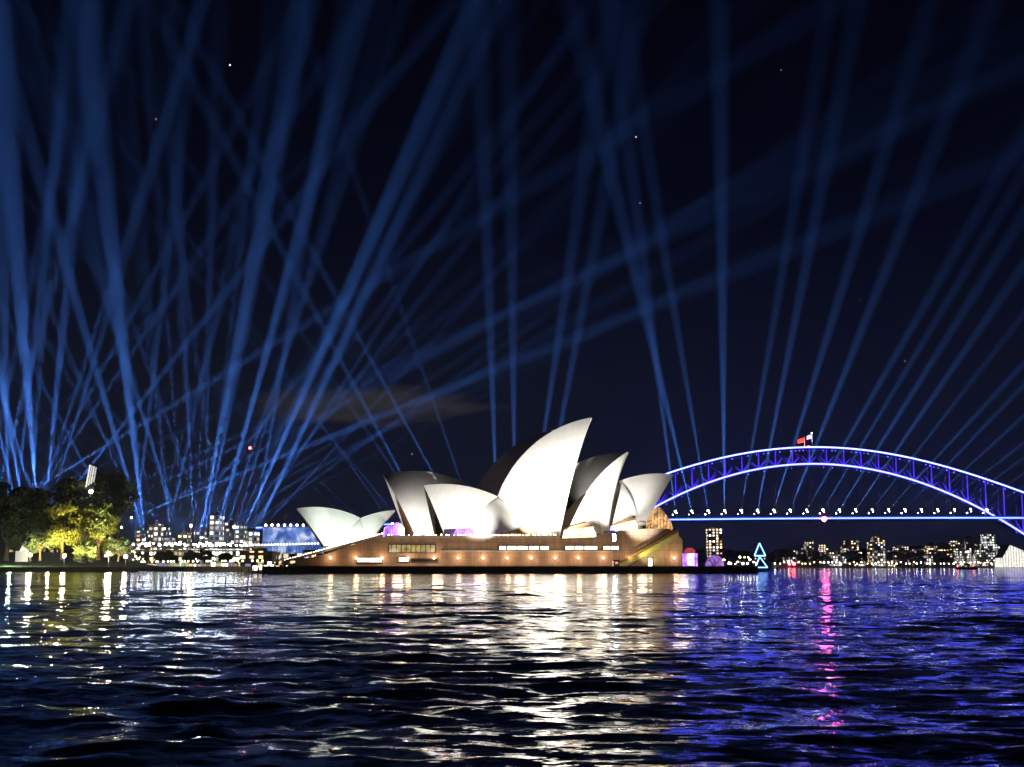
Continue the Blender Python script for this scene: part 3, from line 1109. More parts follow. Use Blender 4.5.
# ------------------------------------------------------------------ water
def make_water():
    rng = np.random.default_rng(5)
    NRr, NA = 1000, 1240
    r = 8.0 * np.exp(np.linspace(0, math.log(2950 / 8.0), NRr))
    a = np.radians(np.linspace(-66, 66, NA))
    Rg, A = np.meshgrid(r, a, indexing='ij')
    X = Rg * np.sin(A)
    Yy = Rg * np.cos(A) - 14.0
    sp = np.maximum(Rg * math.log(2950 / 8.0) / NRr, Rg * (a[1] - a[0]))
    Z = np.zeros_like(X); DX = np.zeros_like(X); DY = np.zeros_like(X)
    lam = np.exp(rng.uniform(math.log(.35), math.log(9), 130))
    main = math.radians(248)
    for l_ in lam:
        k = 2 * math.pi / l_
        th = main + rng.normal(0, .7)
        kx, ky = k * math.cos(th), k * math.sin(th)
        slope = .033 if l_ < 1.3 else (.019 if l_ < 3.0 else .0085)
        amp = slope / k * rng.uniform(.5, 1.4)
        fade = np.clip((l_ / sp - 2.5) / 2.5, 0, 1)
        ph = kx * X + ky * Yy + rng.uniform(0, 6.283)
        sn, cs = np.sin(ph), np.cos(ph)
        Z += amp * fade * cs
        DX -= amp * fade * .8 * math.cos(th) * sn
        DY -= amp * fade * .8 * math.sin(th) * sn
    # gusts: patches of rougher and smoother water
    G = np.ones_like(X)
    for _ in range(9):
        l_ = rng.uniform(14, 60); th = rng.uniform(0, 6.283)
        G += .16 * np.cos(2 * math.pi / l_ * (math.cos(th) * X + math.sin(th) * Yy) + rng.uniform(0, 6.28))
    G = np.clip(G, .45, 1.6)
    co = np.stack([X + DX * G, Yy + DY * G, Z * G], -1).reshape(-1, 3).astype(np.float32)
    idx = np.arange(NRr * NA, dtype=np.int32).reshape(NRr, NA)
    q = np.stack([idx[:-1, :-1], idx[1:, :-1], idx[1:, 1:], idx[:-1, 1:]], -1).reshape(-1, 4)[:, ::-1]
    me = bpy.data.meshes.new('water')
    nf = len(q)
    me.vertices.add(len(co)); me.vertices.foreach_set('co', co.ravel())
    me.loops.add(nf * 4); me.loops.foreach_set('vertex_index', q.ravel())
    me.polygons.add(nf)
    me.polygons.foreach_set('loop_start', np.arange(0, nf * 4, 4, dtype=np.int32))
    me.polygons.foreach_set('use_smooth', np.ones(nf, dtype=bool))
    me.update(); me.validate()
    m = bpy.data.materials.new('harbour_water')
    m.use_nodes = True
    nt = m.node_tree
    b = nt.nodes['Principled BSDF']
    b.inputs['Base Color'].default_value = (.0015, .004, .008, 1)
    b.inputs['Roughness'].default_value = .06
    b.inputs['IOR'].default_value = 1.333
    tc = N(nt, 'ShaderNodeTexCoord')
    mp = N(nt, 'ShaderNodeMapping')
    mp.inputs['Rotation'].default_value = (0, 0, math.radians(20))
    mp.inputs['Scale'].default_value = (.7, 1.3, 1)
    L(nt, tc.outputs['Object'], mp.inputs[0])
    n1 = N(nt, 'ShaderNodeTexNoise')
    n1.inputs['Scale'].default_value = 3.0; n1.inputs['Detail'].default_value = 5; n1.inputs['Roughness'].default_value = .62
    L(nt, mp.outputs[0], n1.inputs['Vector'])
    n2 = N(nt, 'ShaderNodeTexNoise')
    n2.inputs['Scale'].default_value = .8; n2.inputs['Detail'].default_value = 3
    L(nt, mp.outputs[0], n2.inputs['Vector'])
    # small ripples tilt the surface directly (slopes), so that they do not average out far away
    geo = N(nt, 'ShaderNodeNewGeometry')
    acc = geo.outputs['Normal']
    for nz, k_ in ((n1, .62), (n2, .50)):
        sub = N(nt, 'ShaderNodeVectorMath', operation='SUBTRACT')
        L(nt, nz.outputs['Color'], sub.inputs[0])
        sub.inputs[1].default_value = (.5, .5, .5)
        mul = N(nt, 'ShaderNodeVectorMath', operation='MULTIPLY')
        L(nt, sub.outputs[0], mul.inputs[0])
        mul.inputs[1].default_value = (k_ * .8, k_, 0)
        ad = N(nt, 'ShaderNodeVectorMath', operation='ADD')
        L(nt, acc, ad.inputs[0]); L(nt, mul.outputs[0], ad.inputs[1])
        acc = ad.outputs[0]
    nm = N(nt, 'ShaderNodeVectorMath', operation='NORMALIZE')
    L(nt, acc, nm.inputs[0])
    L(nt, nm.outputs[0], b.inputs['Normal'])
    me.materials.append(m)
    o = bpy.data.objects.new('water', me)
    COL.objects.link(o)
    tag(o, kind='structure')


make_water()

# ------------------------------------------------------------------ land
def land(name, pts, z, mat, base=-3):
    mb = MB()
    n = len(pts)
    mb.v = [(p[0], p[1], base) for p in pts] + [(p[0], p[1], z) for p in pts]
    mb.f.append(tuple(range(n, 2 * n)))
    for i in range(n):
        j = (i + 1) % n
        mb.f.append((i, j, n + j, n + i))
    return tag(mb.build(name, mat), kind='structure')


def X(x, Y):
    return (x - CX) / F * Y * 1.0 / math.cos(PITCH) * math.cos(PITCH) if False else at(x, HZ, Y).x


# left shore: gardens foreshore, then the quay at the head of the cove
gard = [(X(-260, 690), 690), (X(128, 690), 690), (X(136, 720), 720), (X(140, 900), 900), (X(-260, 900), 900)]
land('garden_ground', gard, 2.3, GRASS)
quay = [(X(126, 905), 905), (X(262, 700), 700), (X(400, 760), 760), (X(480, 900), 900), (X(480, 1250), 1250), (X(-200, 1250), 1250), (X(-200, 905), 905)]
land('quay_ground', quay, 2.9, PAVE)
# rising lawn behind the garden shore
mb = MB()
nx, ny = 30, 10
for j in range(ny + 1):
    for i in range(nx + 1):
        x = X(-250, 700) + (X(132, 700) - X(-250, 700)) * i / nx
        y = 700 + 130 * j / ny
        mb.v.append((x, y, 2.304 + 9.0 * (j / ny) ** 1.1 * max(0.0, min(1, (nx - 2 - i) / 9)) + .4 * math.sin(i * 1.7 + j)* (j/ny)))
for j in range(ny):
    for i in range(nx):
        b = j * (nx + 1) + i
        mb.f.append((b, b + 1, b + nx + 2, b + nx + 1))
tag(mb.build('lawn_ground', GRASS, smooth=True), kind='structure')
def at_ground_(x, Y, z): return (X(x, Y), Y, z)


# north shore hills, full width of the view
mb = MB()
rs = random.Random(2)
nx, ny = 150, 8
hs = [8 + 10 * (math.sin(i * .11 + 1) * .5 + .5) + 7 * math.sin(i * .43) + 4 * math.sin(i * 1.1 + 2) for i in range(nx + 1)]
for j in range(ny + 1):
    for i in range(nx + 1):
        x = -1700 + 3400 * i / nx
        t = j / ny
        y = 2050 + 420 * t + 40 * math.sin(i * .2)
        mb.v.append((x, y, -1.0 + (3 + (hs[i] + 16) * t ** .8) * (1 if j else 0)))
for j in range(ny):
    for i in range(nx):
        b = j * (nx + 1) + i
        mb.f.append((b, b + 1, b + nx + 2, b + nx + 1))
HILL = pmat('dark_hill_ground', (.03, .04, .02), .9, noise=.4, nscale=.02)
tag(mb.build('hills', HILL, smooth=True), kind='structure')

# ------------------------------------------------------------------ trees
def leaf_mat(name, c0, c1):
    m = bpy.data.materials.new(name)
    m.use_nodes = True
    nt = m.node_tree
    b = nt.nodes['Principled BSDF']
    b.inputs['Roughness'].default_value = .6
    tc = N(nt, 'ShaderNodeTexCoord')
    no = N(nt, 'ShaderNodeTexNoise')
    no.inputs['Scale'].default_value = .8
    no.inputs['Detail'].default_value = 4
    L(nt, tc.outputs['Object'], no.inputs['Vector'])
    r = N(nt, 'ShaderNodeValToRGB')
    r.color_ramp.elements[0].position = .35; r.color_ramp.elements[0].color = (*c0, 1)
    r.color_ramp.elements[1].position = .68; r.color_ramp.elements[1].color = (*c1, 1)
    L(nt, no.outputs[0], r.inputs[0])
    L(nt, r.outputs[0], b.inputs['Base Color'])
    return m


LEAF_D = leaf_mat('leaves_dark', (.02, .035, .012), (.05, .075, .025))
LEAF_Y = leaf_mat('leaves_light', (.07, .09, .015), (.14, .14, .03))
LEAF_G = leaf_mat('leaves_green', (.035, .06, .02), (.08, .11, .045))
BARK = pmat('bark', (.12, .085, .055), .9, noise=.3, nscale=1.5, bump=.3)


def tree(base, H, W, leaf, label, seed, group=None, cat='tree', clear=.3, dens=1.0, leafsz=.55, flat=1.0):
    rs = random.Random(seed)
    t = empty('tree', base, rs.uniform(0, 6.28), label, cat, group)
    tr = MB()
    th = H * (clear + .25)
    lean = (rs.uniform(-.06, .06) * H, rs.uniform(-.06, .06) * H)
    r0 = H * .03
    pts = [(lean[0] * s * s, lean[1] * s * s, th * s - .4) for s in (0, .15, .4, .7, 1)]
    tr.tube(pts, [r0 * 1.5, r0 * 1.05, r0 * .85, r0 * .7, r0 * .5], 8)
    clumps = []
    nl = 9
    for k in range(nl):
        a = k * 2.4 + rs.uniform(-.4, .4)
        s0 = rs.uniform(.5, 1)
        p0 = Vector((lean[0] * s0 * s0, lean[1] * s0 * s0, th * s0 - .4))
        rad = W / 2 * rs.uniform(.45, .85)
        z1 = H * (clear + (1 - clear) * rs.uniform(.25, .8))
        p2 = Vector((math.cos(a) * rad, math.sin(a) * rad, z1))
        p1 = p0.lerp(p2, .5) + Vector((0, 0, H * .04))
        tr.tube([p0, p1, p2], [r0 * .45, r0 * .28, r0 * .1], 6)
        clumps.append((p2, W * rs.uniform(.14, .22)))
    for k in range(int(16 * dens)):
        a = rs.uniform(0, 6.28)
        zz = rs.random() ** .8
        prof = math.sqrt(max(0, 1 - (1.7 * zz - .75) ** 2))
        rad = W / 2 * prof * rs.uniform(.45, .95)
        clumps.append((Vector((math.cos(a) * rad, math.sin(a) * rad, H * (clear + (1 - clear) * zz * .95))), W * rs.uniform(.09, .2)))
    tr.build('trunk', BARK, t, True)
    npr = np.random.default_rng(seed)
    V = []; Fc = []
    for c, r in clumps:
        n = int(240 * dens * (r / (W * .15)) ** 2)
        d = npr.normal(0, 1, (n, 3)); d /= np.linalg.norm(d, axis=1)[:, None]
        rr = r * npr.uniform(.35, 1.0, (n, 1)) ** .5 * (1 + .25 * npr.normal(0, 1, (n, 1)))
        p = np.array(c) + d * rr * np.array([1, 1, .65 * flat])
        a = npr.normal(0, 1, (n, 3)); a /= np.linalg.norm(a, axis=1)[:, None]
        b = np.cross(a, npr.normal(0, 1, (n, 3))); b /= np.linalg.norm(b, axis=1)[:, None]
        sz = leafsz * npr.uniform(.6, 1.4, (n, 1))
        a *= sz; b *= sz * .55
        i0 = len(V)
        V += np.stack([p - a, p - b, p + a, p + b], 1).reshape(-1, 3).tolist()
        Fc += [(i0 + 4 * i, i0 + 4 * i + 1, i0 + 4 * i + 2, i0 + 4 * i + 3) for i in range(n)]
    cm = MB(); cm.v = V; cm.f = Fc
    cm.build('crown', leaf, t)
    return t


def ptree(x, ytop, ybase, wpx, Y, leaf, label, seed, **kw):
    b = at(x, ybase, Y)
    H = at(x, ytop, Y).z - b.z
    return tree(b, H, wpx / F * Y, leaf, label, seed, **kw)


ptree(6, 481, 560, 52, 745, LEAF_D, 'tall dark tree at the left end of the foreshore', 1, clear=.12, dens=1.5, leafsz=.7)
ptree(30, 488, 560, 44, 752, LEAF_D, 'dark tree just left of the gap in the crowns beside the pale yellow lit trees', 2, clear=.12, dens=1.4, leafsz=.7)
ptree(60, 480, 556, 44, 770, LEAF_D, 'tall dark tree standing behind the yellow lit tree', 3, clear=.2, dens=1.4, leafsz=.7)
ptree(104, 474, 552, 54, 775, LEAF_G, 'tall green fig with a broad high crown beside the slatted light mast', 4, clear=.42, dens=1.5, leafsz=.6, flat=.8)
ptree(62, 503, 559, 44, 722, LEAF_Y, 'yellow lit tree with bright clumped crown behind the globe lamp', 5, clear=.15, dens=1.5)
ptree(98, 502, 559, 36, 724, LEAF_Y, 'yellow green lit tree under the tall fig', 6, clear=.15, dens=1.5)
ptree(40, 520, 560, 30, 715, LEAF_G, 'small dim round tree left of the yellow lit tree', 7, clear=.12, dens=1.2)
ptree(118, 533, 561, 22, 716, LEAF_G, 'low dark bushy tree at the right end of the gardens', 8, clear=.1, dens=1.2)
ptree(84, 541, 562, 20, 708, LEAF_G, 'low dim shrub by the shore path between two globe lamps', 9, clear=.05, dens=1.0, cat='shrub')
ptree(-30, 485, 560, 60, 760, LEAF_D, 'dark tree cut by the left edge of the view', 10, clear=.12, dens=1.4, leafsz=.7)
# far shore trees
rs = random.Random(77)
for k in range(34):
    x = rs.uniform(774, 1040) if k < 28 else rs.uniform(690, 770)
    Yd = 2075 + rs.uniform(0, 160)
    b = at(x, 568.3, Yd)
    tree((b.x, b.y, 2 + (Yd - 2075) * .08), rs.uniform(14, 24), rs.uniform(16, 30), LEAF_D, 'dark tree among the lit blocks on the far shore', 100 + k, 'trees on the far shore', clear=.05, dens=.5, leafsz=1.3)


# garden lamps
def globe_lamp(p, h, label, mat=LAMPW, group='globe lamps along the garden path', power=3e3, col=(1, .85, .6), r=.9):
    o = empty('street_lamp', p, 0, label, 'street lamp', group)
    MB().lathe([(.25, 0), (.12, .5), (.1, h)], n=8).build('post', DKSTEEL, o)
    MB().ball((0, 0, h + r * .7), r, 10, 8).build('lamp_globe', mat, o)
    if power:
        point(Vector(p) + Vector((0, -1.6, h + .3)), power, col, .9)
    return o


for (x, y, lb) in ((30, 555, 'bright globe lamp nearest the white tent on the garden foreshore'), (64, 556, 'bright globe lamp below the yellow lit tree'), (108.5, 553.5, 'globe lamp below the tall green fig'), (125.5, 556.5, 'globe lamp at the right end of the gardens')):
    p = at(x, 561.5, 700)
    z = at(x, y, 700).z
    globe_lamp((p.x, 700, 2.3), z - 2.9, lb, GLOBE, power=1.2e4)
# warm lamps shining up into the crowns
for (x, xa, ya, pw, c) in ((56, 66, 520, 4.2e5, (1, .80, .20)), (80, 70, 518, 1.6e5, (1, .80, .22)), (92, 99, 520, 2.6e5, (.95, .85, .25)), (128, 108, 492, 2.6e5, (.75, 1, .75)), (34, 42, 532, 1.5e5, (1, .85, .3)), (110, 118, 540, 1.1e5, (1, .75, .35))):
    spot(at(x, 562, 696) * 1.0, at(xa, ya, 730), pw, 50, c, .8, .4)
point(at(10, 556, 712), 1.2e4, (.75, 1, .7), .5)
point(at(48, 559, 706), 8e3, (1, .7, .4), .5)
point(at(110, 560, 704), 8e3, (1, .75, .5), .5)

# white tent by the path
tn = empty('marquee_tent', at(21.5, 561.8, 706), 0, 'tall narrow white lit marquee at the left of the gardens', 'tent')
MB().box(-2.6, 2.6, -2, 2, 0, 5.5).build('tent_wall', emat('tent_lit_fabric', (.85, .95, .85), .28), tn)
mb = MB(); mb.tube([(0, 0, 5.503), (0, 0, 8.6)], [3.3, .1], 4); mb.build('tent_roof', WHITEP, tn)

# slatted light mast above the trees
lm = empty('light_mast', at(88.5, 552, 765), 0, 'tall floodlight mast with a tilted panel of white glowing slats above the trees', 'light mast')
zt = at(88, 466, 765).z - lm.location.z
MB().tube([(0, 0, 0), (0, 0, zt * .82)], [.7, .45], 8).build('mast', DKSTEEL, lm)
pm = Matrix.Translation((0, 0, zt * .86)) @ Matrix.Rotation(math.radians(8), 4, 'Y')
MB().box(-2.6, 2.6, -.6, -.1, -6.5, 7.5, pm).build('panel_frame', DKSTEEL, lm)
for k in range(4):
    MB().box(-2.3 + k * 1.2, -1.55 + k * 1.2, -.9, -.603, -5.5 + k * 1.1, 7.2 - k * .3, pm).build('light_bar', emat('mast_light_bar', (1, .95, .92), (1.1, .7, .9, .6)[k]), lm)
MB().ball((0.3, -1, zt * .70), 1.1, 8, 6).build('lamp', LAMPW, lm)

# shore edge walls
GW = MB()
GW.box(X(-260, 690), X(129, 690), 688.6, 689.995, -3, 2.6)
tag(GW.build('garden_sea_wall', panel_mat('sandstone_wall', (.26, .20, .12), 1.2, .6)), 'low sandstone sea wall along the garden foreshore at the left', 'sea wall')

# ------------------------------------------------------------------ quay: halls, skyline and lamps
rs = random.Random(31)
WARM = [(1, .72, .4), (1, .85, .6), (.95, .95, 1), (1, .6, .25), (1, .78, .5)]
COLD = [(1, .95, .85), (.85, .92, 1), (1, .85, .65), (.9, 1, .95)]
FA = facade_mat('tower_facade', (.10, .09, .08), 3.4, 3.6, .5, COLD, 1.8, (.6, .5))
FB = facade_mat('apartment_facade', (.16, .13, .10), 4.2, 3.2, .42, WARM, 2.4, (.55, .5))
FC = facade_mat('bright_facade', (.35, .32, .28), 4, 4, .7, COLD, 2.2, (.6, .55))
FD = facade_mat('dim_facade', (.08, .07, .06), 5, 3.4, .26, WARM, 2.0, (.5, .5))
ROOFM = pmat('flat_roof', (.06, .06, .06), .9)


def block(x0, x1, ytop, Y, mat, label, group=None, depth=16, base=2.0, cap=True, name='city_building', cat='building', steps=True, rz=0):
    xa, xb = X(x0, Y), X(x1, Y)
    z1 = at((x0 + x1) / 2, ytop, Y).z
    o = empty(name, ((xa + xb) / 2, Y, base), rz, label, cat, group)
    hw = (xb - xa) / 2
    h = z1 - base
    mb = MB()
    r2 = random.Random(int(x0 * 7 + ytop * 13))
    if steps and h > 20 and hw > 5:
        k = r2.uniform(.15, .4)
        cut = hw * r2.uniform(.2, .7)
        if r2.random() < .5: cut = -cut
        mb.box(-hw, hw, 0, depth, 0, h * (1 - k))
        mb.box(min(-hw, -hw) if cut > 0 else cut, cut if cut > 0 else hw, .6, depth - .6, h * (1 - k) + .003, h)
    else:
        mb.box(-hw, hw, 0, depth, 0, h)
    mb.build('wall', mat, o)
    if cap:
        t = MB()
        rw = min(hw * .4, 4)
        cxr = r2.uniform(-.3, .3) * hw
        if steps and h > 20 and hw > 5:
            cxr = (cut - hw) / 2 if cut > 0 else (cut + hw) / 2
            rw = min(rw, (hw + cut) / 2 * .6 if cut > 0 else (hw - cut) / 2 * .6)
        t.box(cxr - rw, cxr + rw, depth * .3, depth * .7, h + .003, h + r2.uniform(1.5, 3.5))
        t.build('plant_room', ROOFM, o)
    return o


# low lit halls that carry the searchlights
block(134, 188, 549.2, 985, facade_mat('quay_hall_lit', (.2, .18, .16), 3, 4, .6, WARM, 2.2, (.7, .6)), 'long low white lit hall left of the quay lights', depth=40, steps=False, name='quay_hall')
block(188.5, 262, 549.0, 985, facade_mat('quay_hall_white', (.35, .33, .3), 2.5, 4, .85, COLD, 2.2, (.8, .7)), 'long low brilliantly white lit hall at the middle of the quay', depth=40, steps=False, name='quay_hall')
block(-60, 128, 545, 1000, FD, 'long dim hall behind the garden trees', depth=20, steps=False, name='quay_hall')
block(340, 480, 540, 890, FD, 'long dim hall hidden behind the opera house shells', depth=20, steps=False, name='quay_hall')
for i, (x0, x1, yt, m, lb) in enumerate([
    (134, 146, 531, FB, 'small warm lit block beside the garden trees'), (147, 157, 524, FC, 'bright white block with a slanted top beside the left beams'), (157, 165, 527, FA, 'narrow bright block right of the white slanted block'),
    (161, 176, 538, FC, 'low bright white block near the middle of the beam fan'), (177, 186, 533, FB, 'warm lit block left of the tall street lamp'), (193, 206, 530, FA, 'mid height white lit tower left of the tallest quay tower'),
    (208, 218.5, 515.5, FC, 'tallest quay tower with rows of brilliant white windows'), (219, 228, 528, FD, 'dim block right of the tallest quay tower'), (222, 233, 522, FA, 'slim lit tower beside the red tipped crane'),
    (234, 243, 526, FA, 'slim white tower right of the red tipped crane'), (244, 262, 531, FC, 'wide bright white building left of the blue lit terminal'), (262, 276, 524, FD, 'dim block behind the blue lit terminal'), (296, 310, 524, FD, 'dim square block behind the right half of the blue lit terminal')]):
    block(x0, x1, yt, 1040 + (i % 3) * 22, m, lb, depth=15)

# blue lit terminal
tx0, tx1 = X(262, 960), X(318, 960)
term = empty('ferry_terminal', ((tx0 + tx1) / 2, 960, 2.9), 0, 'long terminal building washed in blue projected light with white cloud shapes', 'building')
hw = (tx1 - tx0) / 2
zt = at(290, 527.5, 960).z - 2.9
m = bpy.data.materials.new('projected_blue_light')  # projected light put into the wall's own emission
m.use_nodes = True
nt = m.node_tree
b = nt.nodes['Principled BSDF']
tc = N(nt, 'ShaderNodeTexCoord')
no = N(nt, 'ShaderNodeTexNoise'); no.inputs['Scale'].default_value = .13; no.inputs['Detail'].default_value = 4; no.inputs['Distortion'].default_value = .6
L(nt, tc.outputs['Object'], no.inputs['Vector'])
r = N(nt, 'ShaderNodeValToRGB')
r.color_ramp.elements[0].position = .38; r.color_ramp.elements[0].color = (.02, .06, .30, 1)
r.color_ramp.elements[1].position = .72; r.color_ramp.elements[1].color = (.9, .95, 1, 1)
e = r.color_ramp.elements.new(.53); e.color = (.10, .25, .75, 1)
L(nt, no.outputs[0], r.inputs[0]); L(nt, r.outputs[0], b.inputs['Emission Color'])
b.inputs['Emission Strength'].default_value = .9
mb = MB(); mb.box(-hw, hw, 0, 30, 9, zt); mb.build('projection_wall', m, term)
mb = MB(); mb.box(-hw - 1, hw + 1, -1, 31, zt + .003, zt + .9); mb.build('roof', WHITEP, term)
mb = MB(); mb.box(-hw, hw, .5, 29, 0, 8.99); mb.build('base_wall', FC, term)
for k in range(9):
    x = -hw + 2 + k * (2 * hw - 4) / 8
    MB().ball((x, -.5, zt + 1.6), .7, 8, 6).build('roof_lamp', LAMPW, term)

# slanted crane with red tip
cr = empty('tower_crane', at(232, 549, 1006), 0, 'thin slanted crane jib with a red lamp at its tip above the quay', 'crane')
tip = at(250, 448, 1006) - cr.location
mid = at(234.5, 527, 1006) - cr.location
mb = MB(); mb.bar((0, 0, 0), mid, 1.4); mb.build('mast', DKSTEEL, cr)
mb = MB()
for s_ in (-.6, .6):
    mb.bar(mid + Vector((s_, 0, 0)), tip + Vector((s_ * .5, 0, 0)), .25)
for k in range(24):
    a = mid.lerp(tip, k / 24); c = mid.lerp(tip, (k + 1) / 24)
    mb.bar(a + Vector((-.6 if k % 2 else .6, 0, 0)), c + Vector((.6 if k % 2 else -.6, 0, 0)), .18)
mb.build('jib', pmat('crane_red_paint', (.10, .04, .035), .5), cr)
MB().ball(tip, 1.0, 8, 6).build('tip_lamp', REDL, cr)
MB().ball(mid + Vector((0, -1, 0)), 1.0, 8, 6).build('cab_lamp', LAMPW, cr)

# tall lamp on the quay
globe_lamp((X(189.6, 960), 960, 2.9), at(189.6, 525.5, 960).z - 3.6, 'tall single street lamp standing above the quay halls', power=2e4, group=None)

# promenade lamps: three rows on the quay (white upper, amber middle, greenish by the water)
lamp_protos = {}


def small_lamp(p, h, mat, label, group, r=.6):
    key = (mat.name, round(h, 1), round(r, 1))
    if key not in lamp_protos:
        o = empty('street_lamp', p)
        MB().lathe([(.2, 0), (.1, h)], n=6).build('post', DKSTEEL, o)
        MB().ball((0, 0, h + r * .8), r, 8, 6).build('lamp_globe', mat, o)
        lamp_protos[key] = o
    else:
        o = copy_tree(lamp_protos[key])
        o.location = p
    return tag(o, label, 'street lamp', group)


rs = random.Random(9)


def edge_y(x):   # quay edge from (126,905) to (262,700) in plan
    t = (x - 126) / (262 - 126)
    return 905 + (700 - 905) * t


for k in range(30):
    t = (k + rs.uniform(-.7, .7)) / 29
    x = 131 + 128 * t
    Y = 0
    pa, pb = Vector((X(126, 905), 905, 0)), Vector((X(262, 700), 700, 0))
    p = pa.lerp(pb, min(max(t, .01), .99)) + Vector((.5, 3.0, 2.9))
    small_lamp(p, 2.5, LAMPG if rs.random() < .6 else QLW, 'short greenish lamp on the quay edge by the water', 'lamps along the quay edge', .55)
for k in range(75):
    x = rs.uniform(132, 262)
    Y = rs.uniform(920, 975)
    small_lamp((X(x, Y), Y, 2.9), rs.choice((4.5, 6.0)), rs.choice((QLW, QLY, QLW, QLC)), 'lamp post among the bright lights in front of the quay halls', 'lamps in front of the quay halls', rs.choice((.3, .45, .7)))
for k in range(30):
    x = 240 + k * 3.1
    Y = 850 - k * 3
    small_lamp((X(x, Y), Y, 2.9), 12.5, QLW if k % 3 else QLY, 'tall lamp in the row along the forecourt below the blue terminal', 'lamps along the forecourt', .55)

# lit stalls and marquees on the quay, some dark street trees among them
rs = random.Random(41)
SM = [emat('stall_light_white', (1, .95, .85), 2.6), emat('stall_light_amber', (1, .65, .3), 1.1), emat('stall_light_green', (.8, .95, .5), .5), emat('stall_light_dim', (.8, .6, .45), .35), emat('stall_light_violet', (.6, .45, 1), .4)]
for k in range(44):
    x = 133 + k * 2.95 + rs.uniform(-1, 1)
    Y = (905 + (700 - 905) * min(max((x - 126) / 136, .02), .98)) + rs.uniform(14, 60)
    st = empty('market_stall', at_ground_(x, Y, 2.9), rs.uniform(-.3, .3), 'small lit stall with a peaked canopy in the row along the quay', 'stall', 'lit stalls along the quay')
    ww, hh = rs.uniform(1.4, 3.4), rs.uniform(1.3, 2.6)
    MB().box(-ww / 2, ww / 2, 0, 3, 0, hh).build('stall_front', rs.choice(SM[1:] if x < 180 or x > 238 else SM), st)
    mb = MB(); mb.tube([(0, 1.5, hh + .003), (0, 1.5, hh + rs.uniform(.8, 1.8))], [ww * .75, .1], 4); mb.build('canopy', rs.choice((WHITEP, DKSTEEL, ROOFM)), st)
for k in range(13):
    x = rs.uniform(134, 262)
    Y = rs.uniform(915, 950) if x < 200 else rs.uniform(860, 940)
    tree(at_ground_(x, Y, 2.9), rs.uniform(7, 12), rs.uniform(6, 11), LEAF_D, 'small dark street tree among the lights of the quay', 300 + k, 'street trees on the quay', clear=.25, dens=.5, leafsz=.6)

# brown forecourt building under the ramp
block(240, 272, 551, 760, FD, 'low brown pavilion at the water end of the forecourt ramp', depth=25, steps=False, name='pavilion', cat='pavilion', base=2.9)
block(276, 330, 553.5, 790, facade_mat('forecourt_shops', (.3, .17, .1), 4, 4, .6, WARM, 2.5, (.7, .6)), 'long brown arcade of lit shops behind the forecourt ramp', depth=25, steps=False, name='shop_arcade', cat='building', base=2.9)

# landing pontoon with lit windows left of the sea wall
pt = empty('landing_pontoon', (X(292, 560), 560, 0), 0, 'low floating pontoon with a row of white lit bays in front of the ramp', 'pontoon')
hw = (X(331, 560) - X(251, 560)) / 2
MB().box(-hw, hw, -3, 3, -.5, .7).build('hull', DKSTEEL, pt)
MB().box(-hw, hw, -3, 3, 3.9, 4.15).build('roof', DKSTEEL, pt)
for k in range(15):
    x = -hw + .6 + k * (2 * hw - 1.2) / 14
    MB().box(x - .18, x + .18, -2.6, -2.3, .703, 3.897).build('post', DKSTEEL, pt)
rs = random.Random(3)
for k in range(14):
    if k in (5, 9): continue
    x = -hw + .6 + (k + .5) * (2 * hw - 1.2) / 14
    MB().box(x - 1.0, x + 1.0, -2.2, -2.0, 1.2 + rs.uniform(0, .5), 3.2 + rs.uniform(-.5, .4)).build('lit_bay', emat('bay_light', (1, .92, .75), rs.uniform(1.5, 6)), pt)
for k in range(18):
    x = X(238 + k * 5.3 + rs.uniform(-1, 1), 556)
    o = MB().tube([(0, 0, -2), (0, 0, rs.uniform(1.8, 3.6))], .22, 6).build('mooring_pile', DKSTEEL)
    o.location = (x, 555, 0)
    tag(o, 'thin dark mooring pile standing in the water by the pontoon', 'pile', 'mooring piles by the pontoon')

# ------------------------------------------------------------------ right: point end, far shore
def at_ground(x, Y, z): return (X(x, Y), Y, z)


# red topped purple lit kiosk and purple dome at the tip of the broadwalk
kY = 640
ki = empty('lit_kiosk', at_ground(690, kY, 2.75), 0, 'purple and blue lit kiosk with a red top at the end of the brown podium', 'kiosk')
hw = 8 / F * kY
MB().box(-hw, hw, 0, 5, 0, 6.2).build('wall', PURPLE, ki)
MB().box(-hw * .3, hw * .5, -.4, 0, .6, 7).build('light_panel', glow_glass('kiosk_panel', (.6, .7, 1), 2.5, .9, .8), ki)
MB().lathe([(2.6, 6.21), (2.6, 7.5), (1.2, 8.8)], n=10).build('roof_lantern', emat('kiosk_red', (1, .10, .12), .45), ki)
do = empty('dome_tent', at_ground(715, kY + 8, 2.75), 0, 'small purple glowing dome tent on the broadwalk below the far tower', 'tent')
mb = MB(); mb.lathe([(4.6 * math.cos(t * math.pi / 16), 5.6 * math.sin(t * math.pi / 16)) for t in range(9)], n=14); mb.build('dome_skin', glow_glass('dome_purple', (.55, .25, 1), .5, 1.5, .9), do, True)
rs = random.Random(12)
for k in range(16):
    x = 724 + k * 2.1 + rs.uniform(-1.6, 1.6)
    small_lamp(at_ground(x, 640 + rs.uniform(0, 10), 2.75), rs.choice((1.2, 2.0, 3.0, 4.2)), rs.choice((LAMPW, LAMPC, LAMPY)), 'small lamp in the cluster at the tip of the broadwalk', 'lamps at the broadwalk tip', rs.choice((.2, .3, .4)))

block(708.5, 723.5, 529, 2080, facade_mat('lone_tower', (.05, .045, .04), 5.5, 4.5, .75, WARM, 3.2, (.5, .5)), 'lone tall tower with warm lit windows beyond the broadwalk tip', depth=20, steps=False)

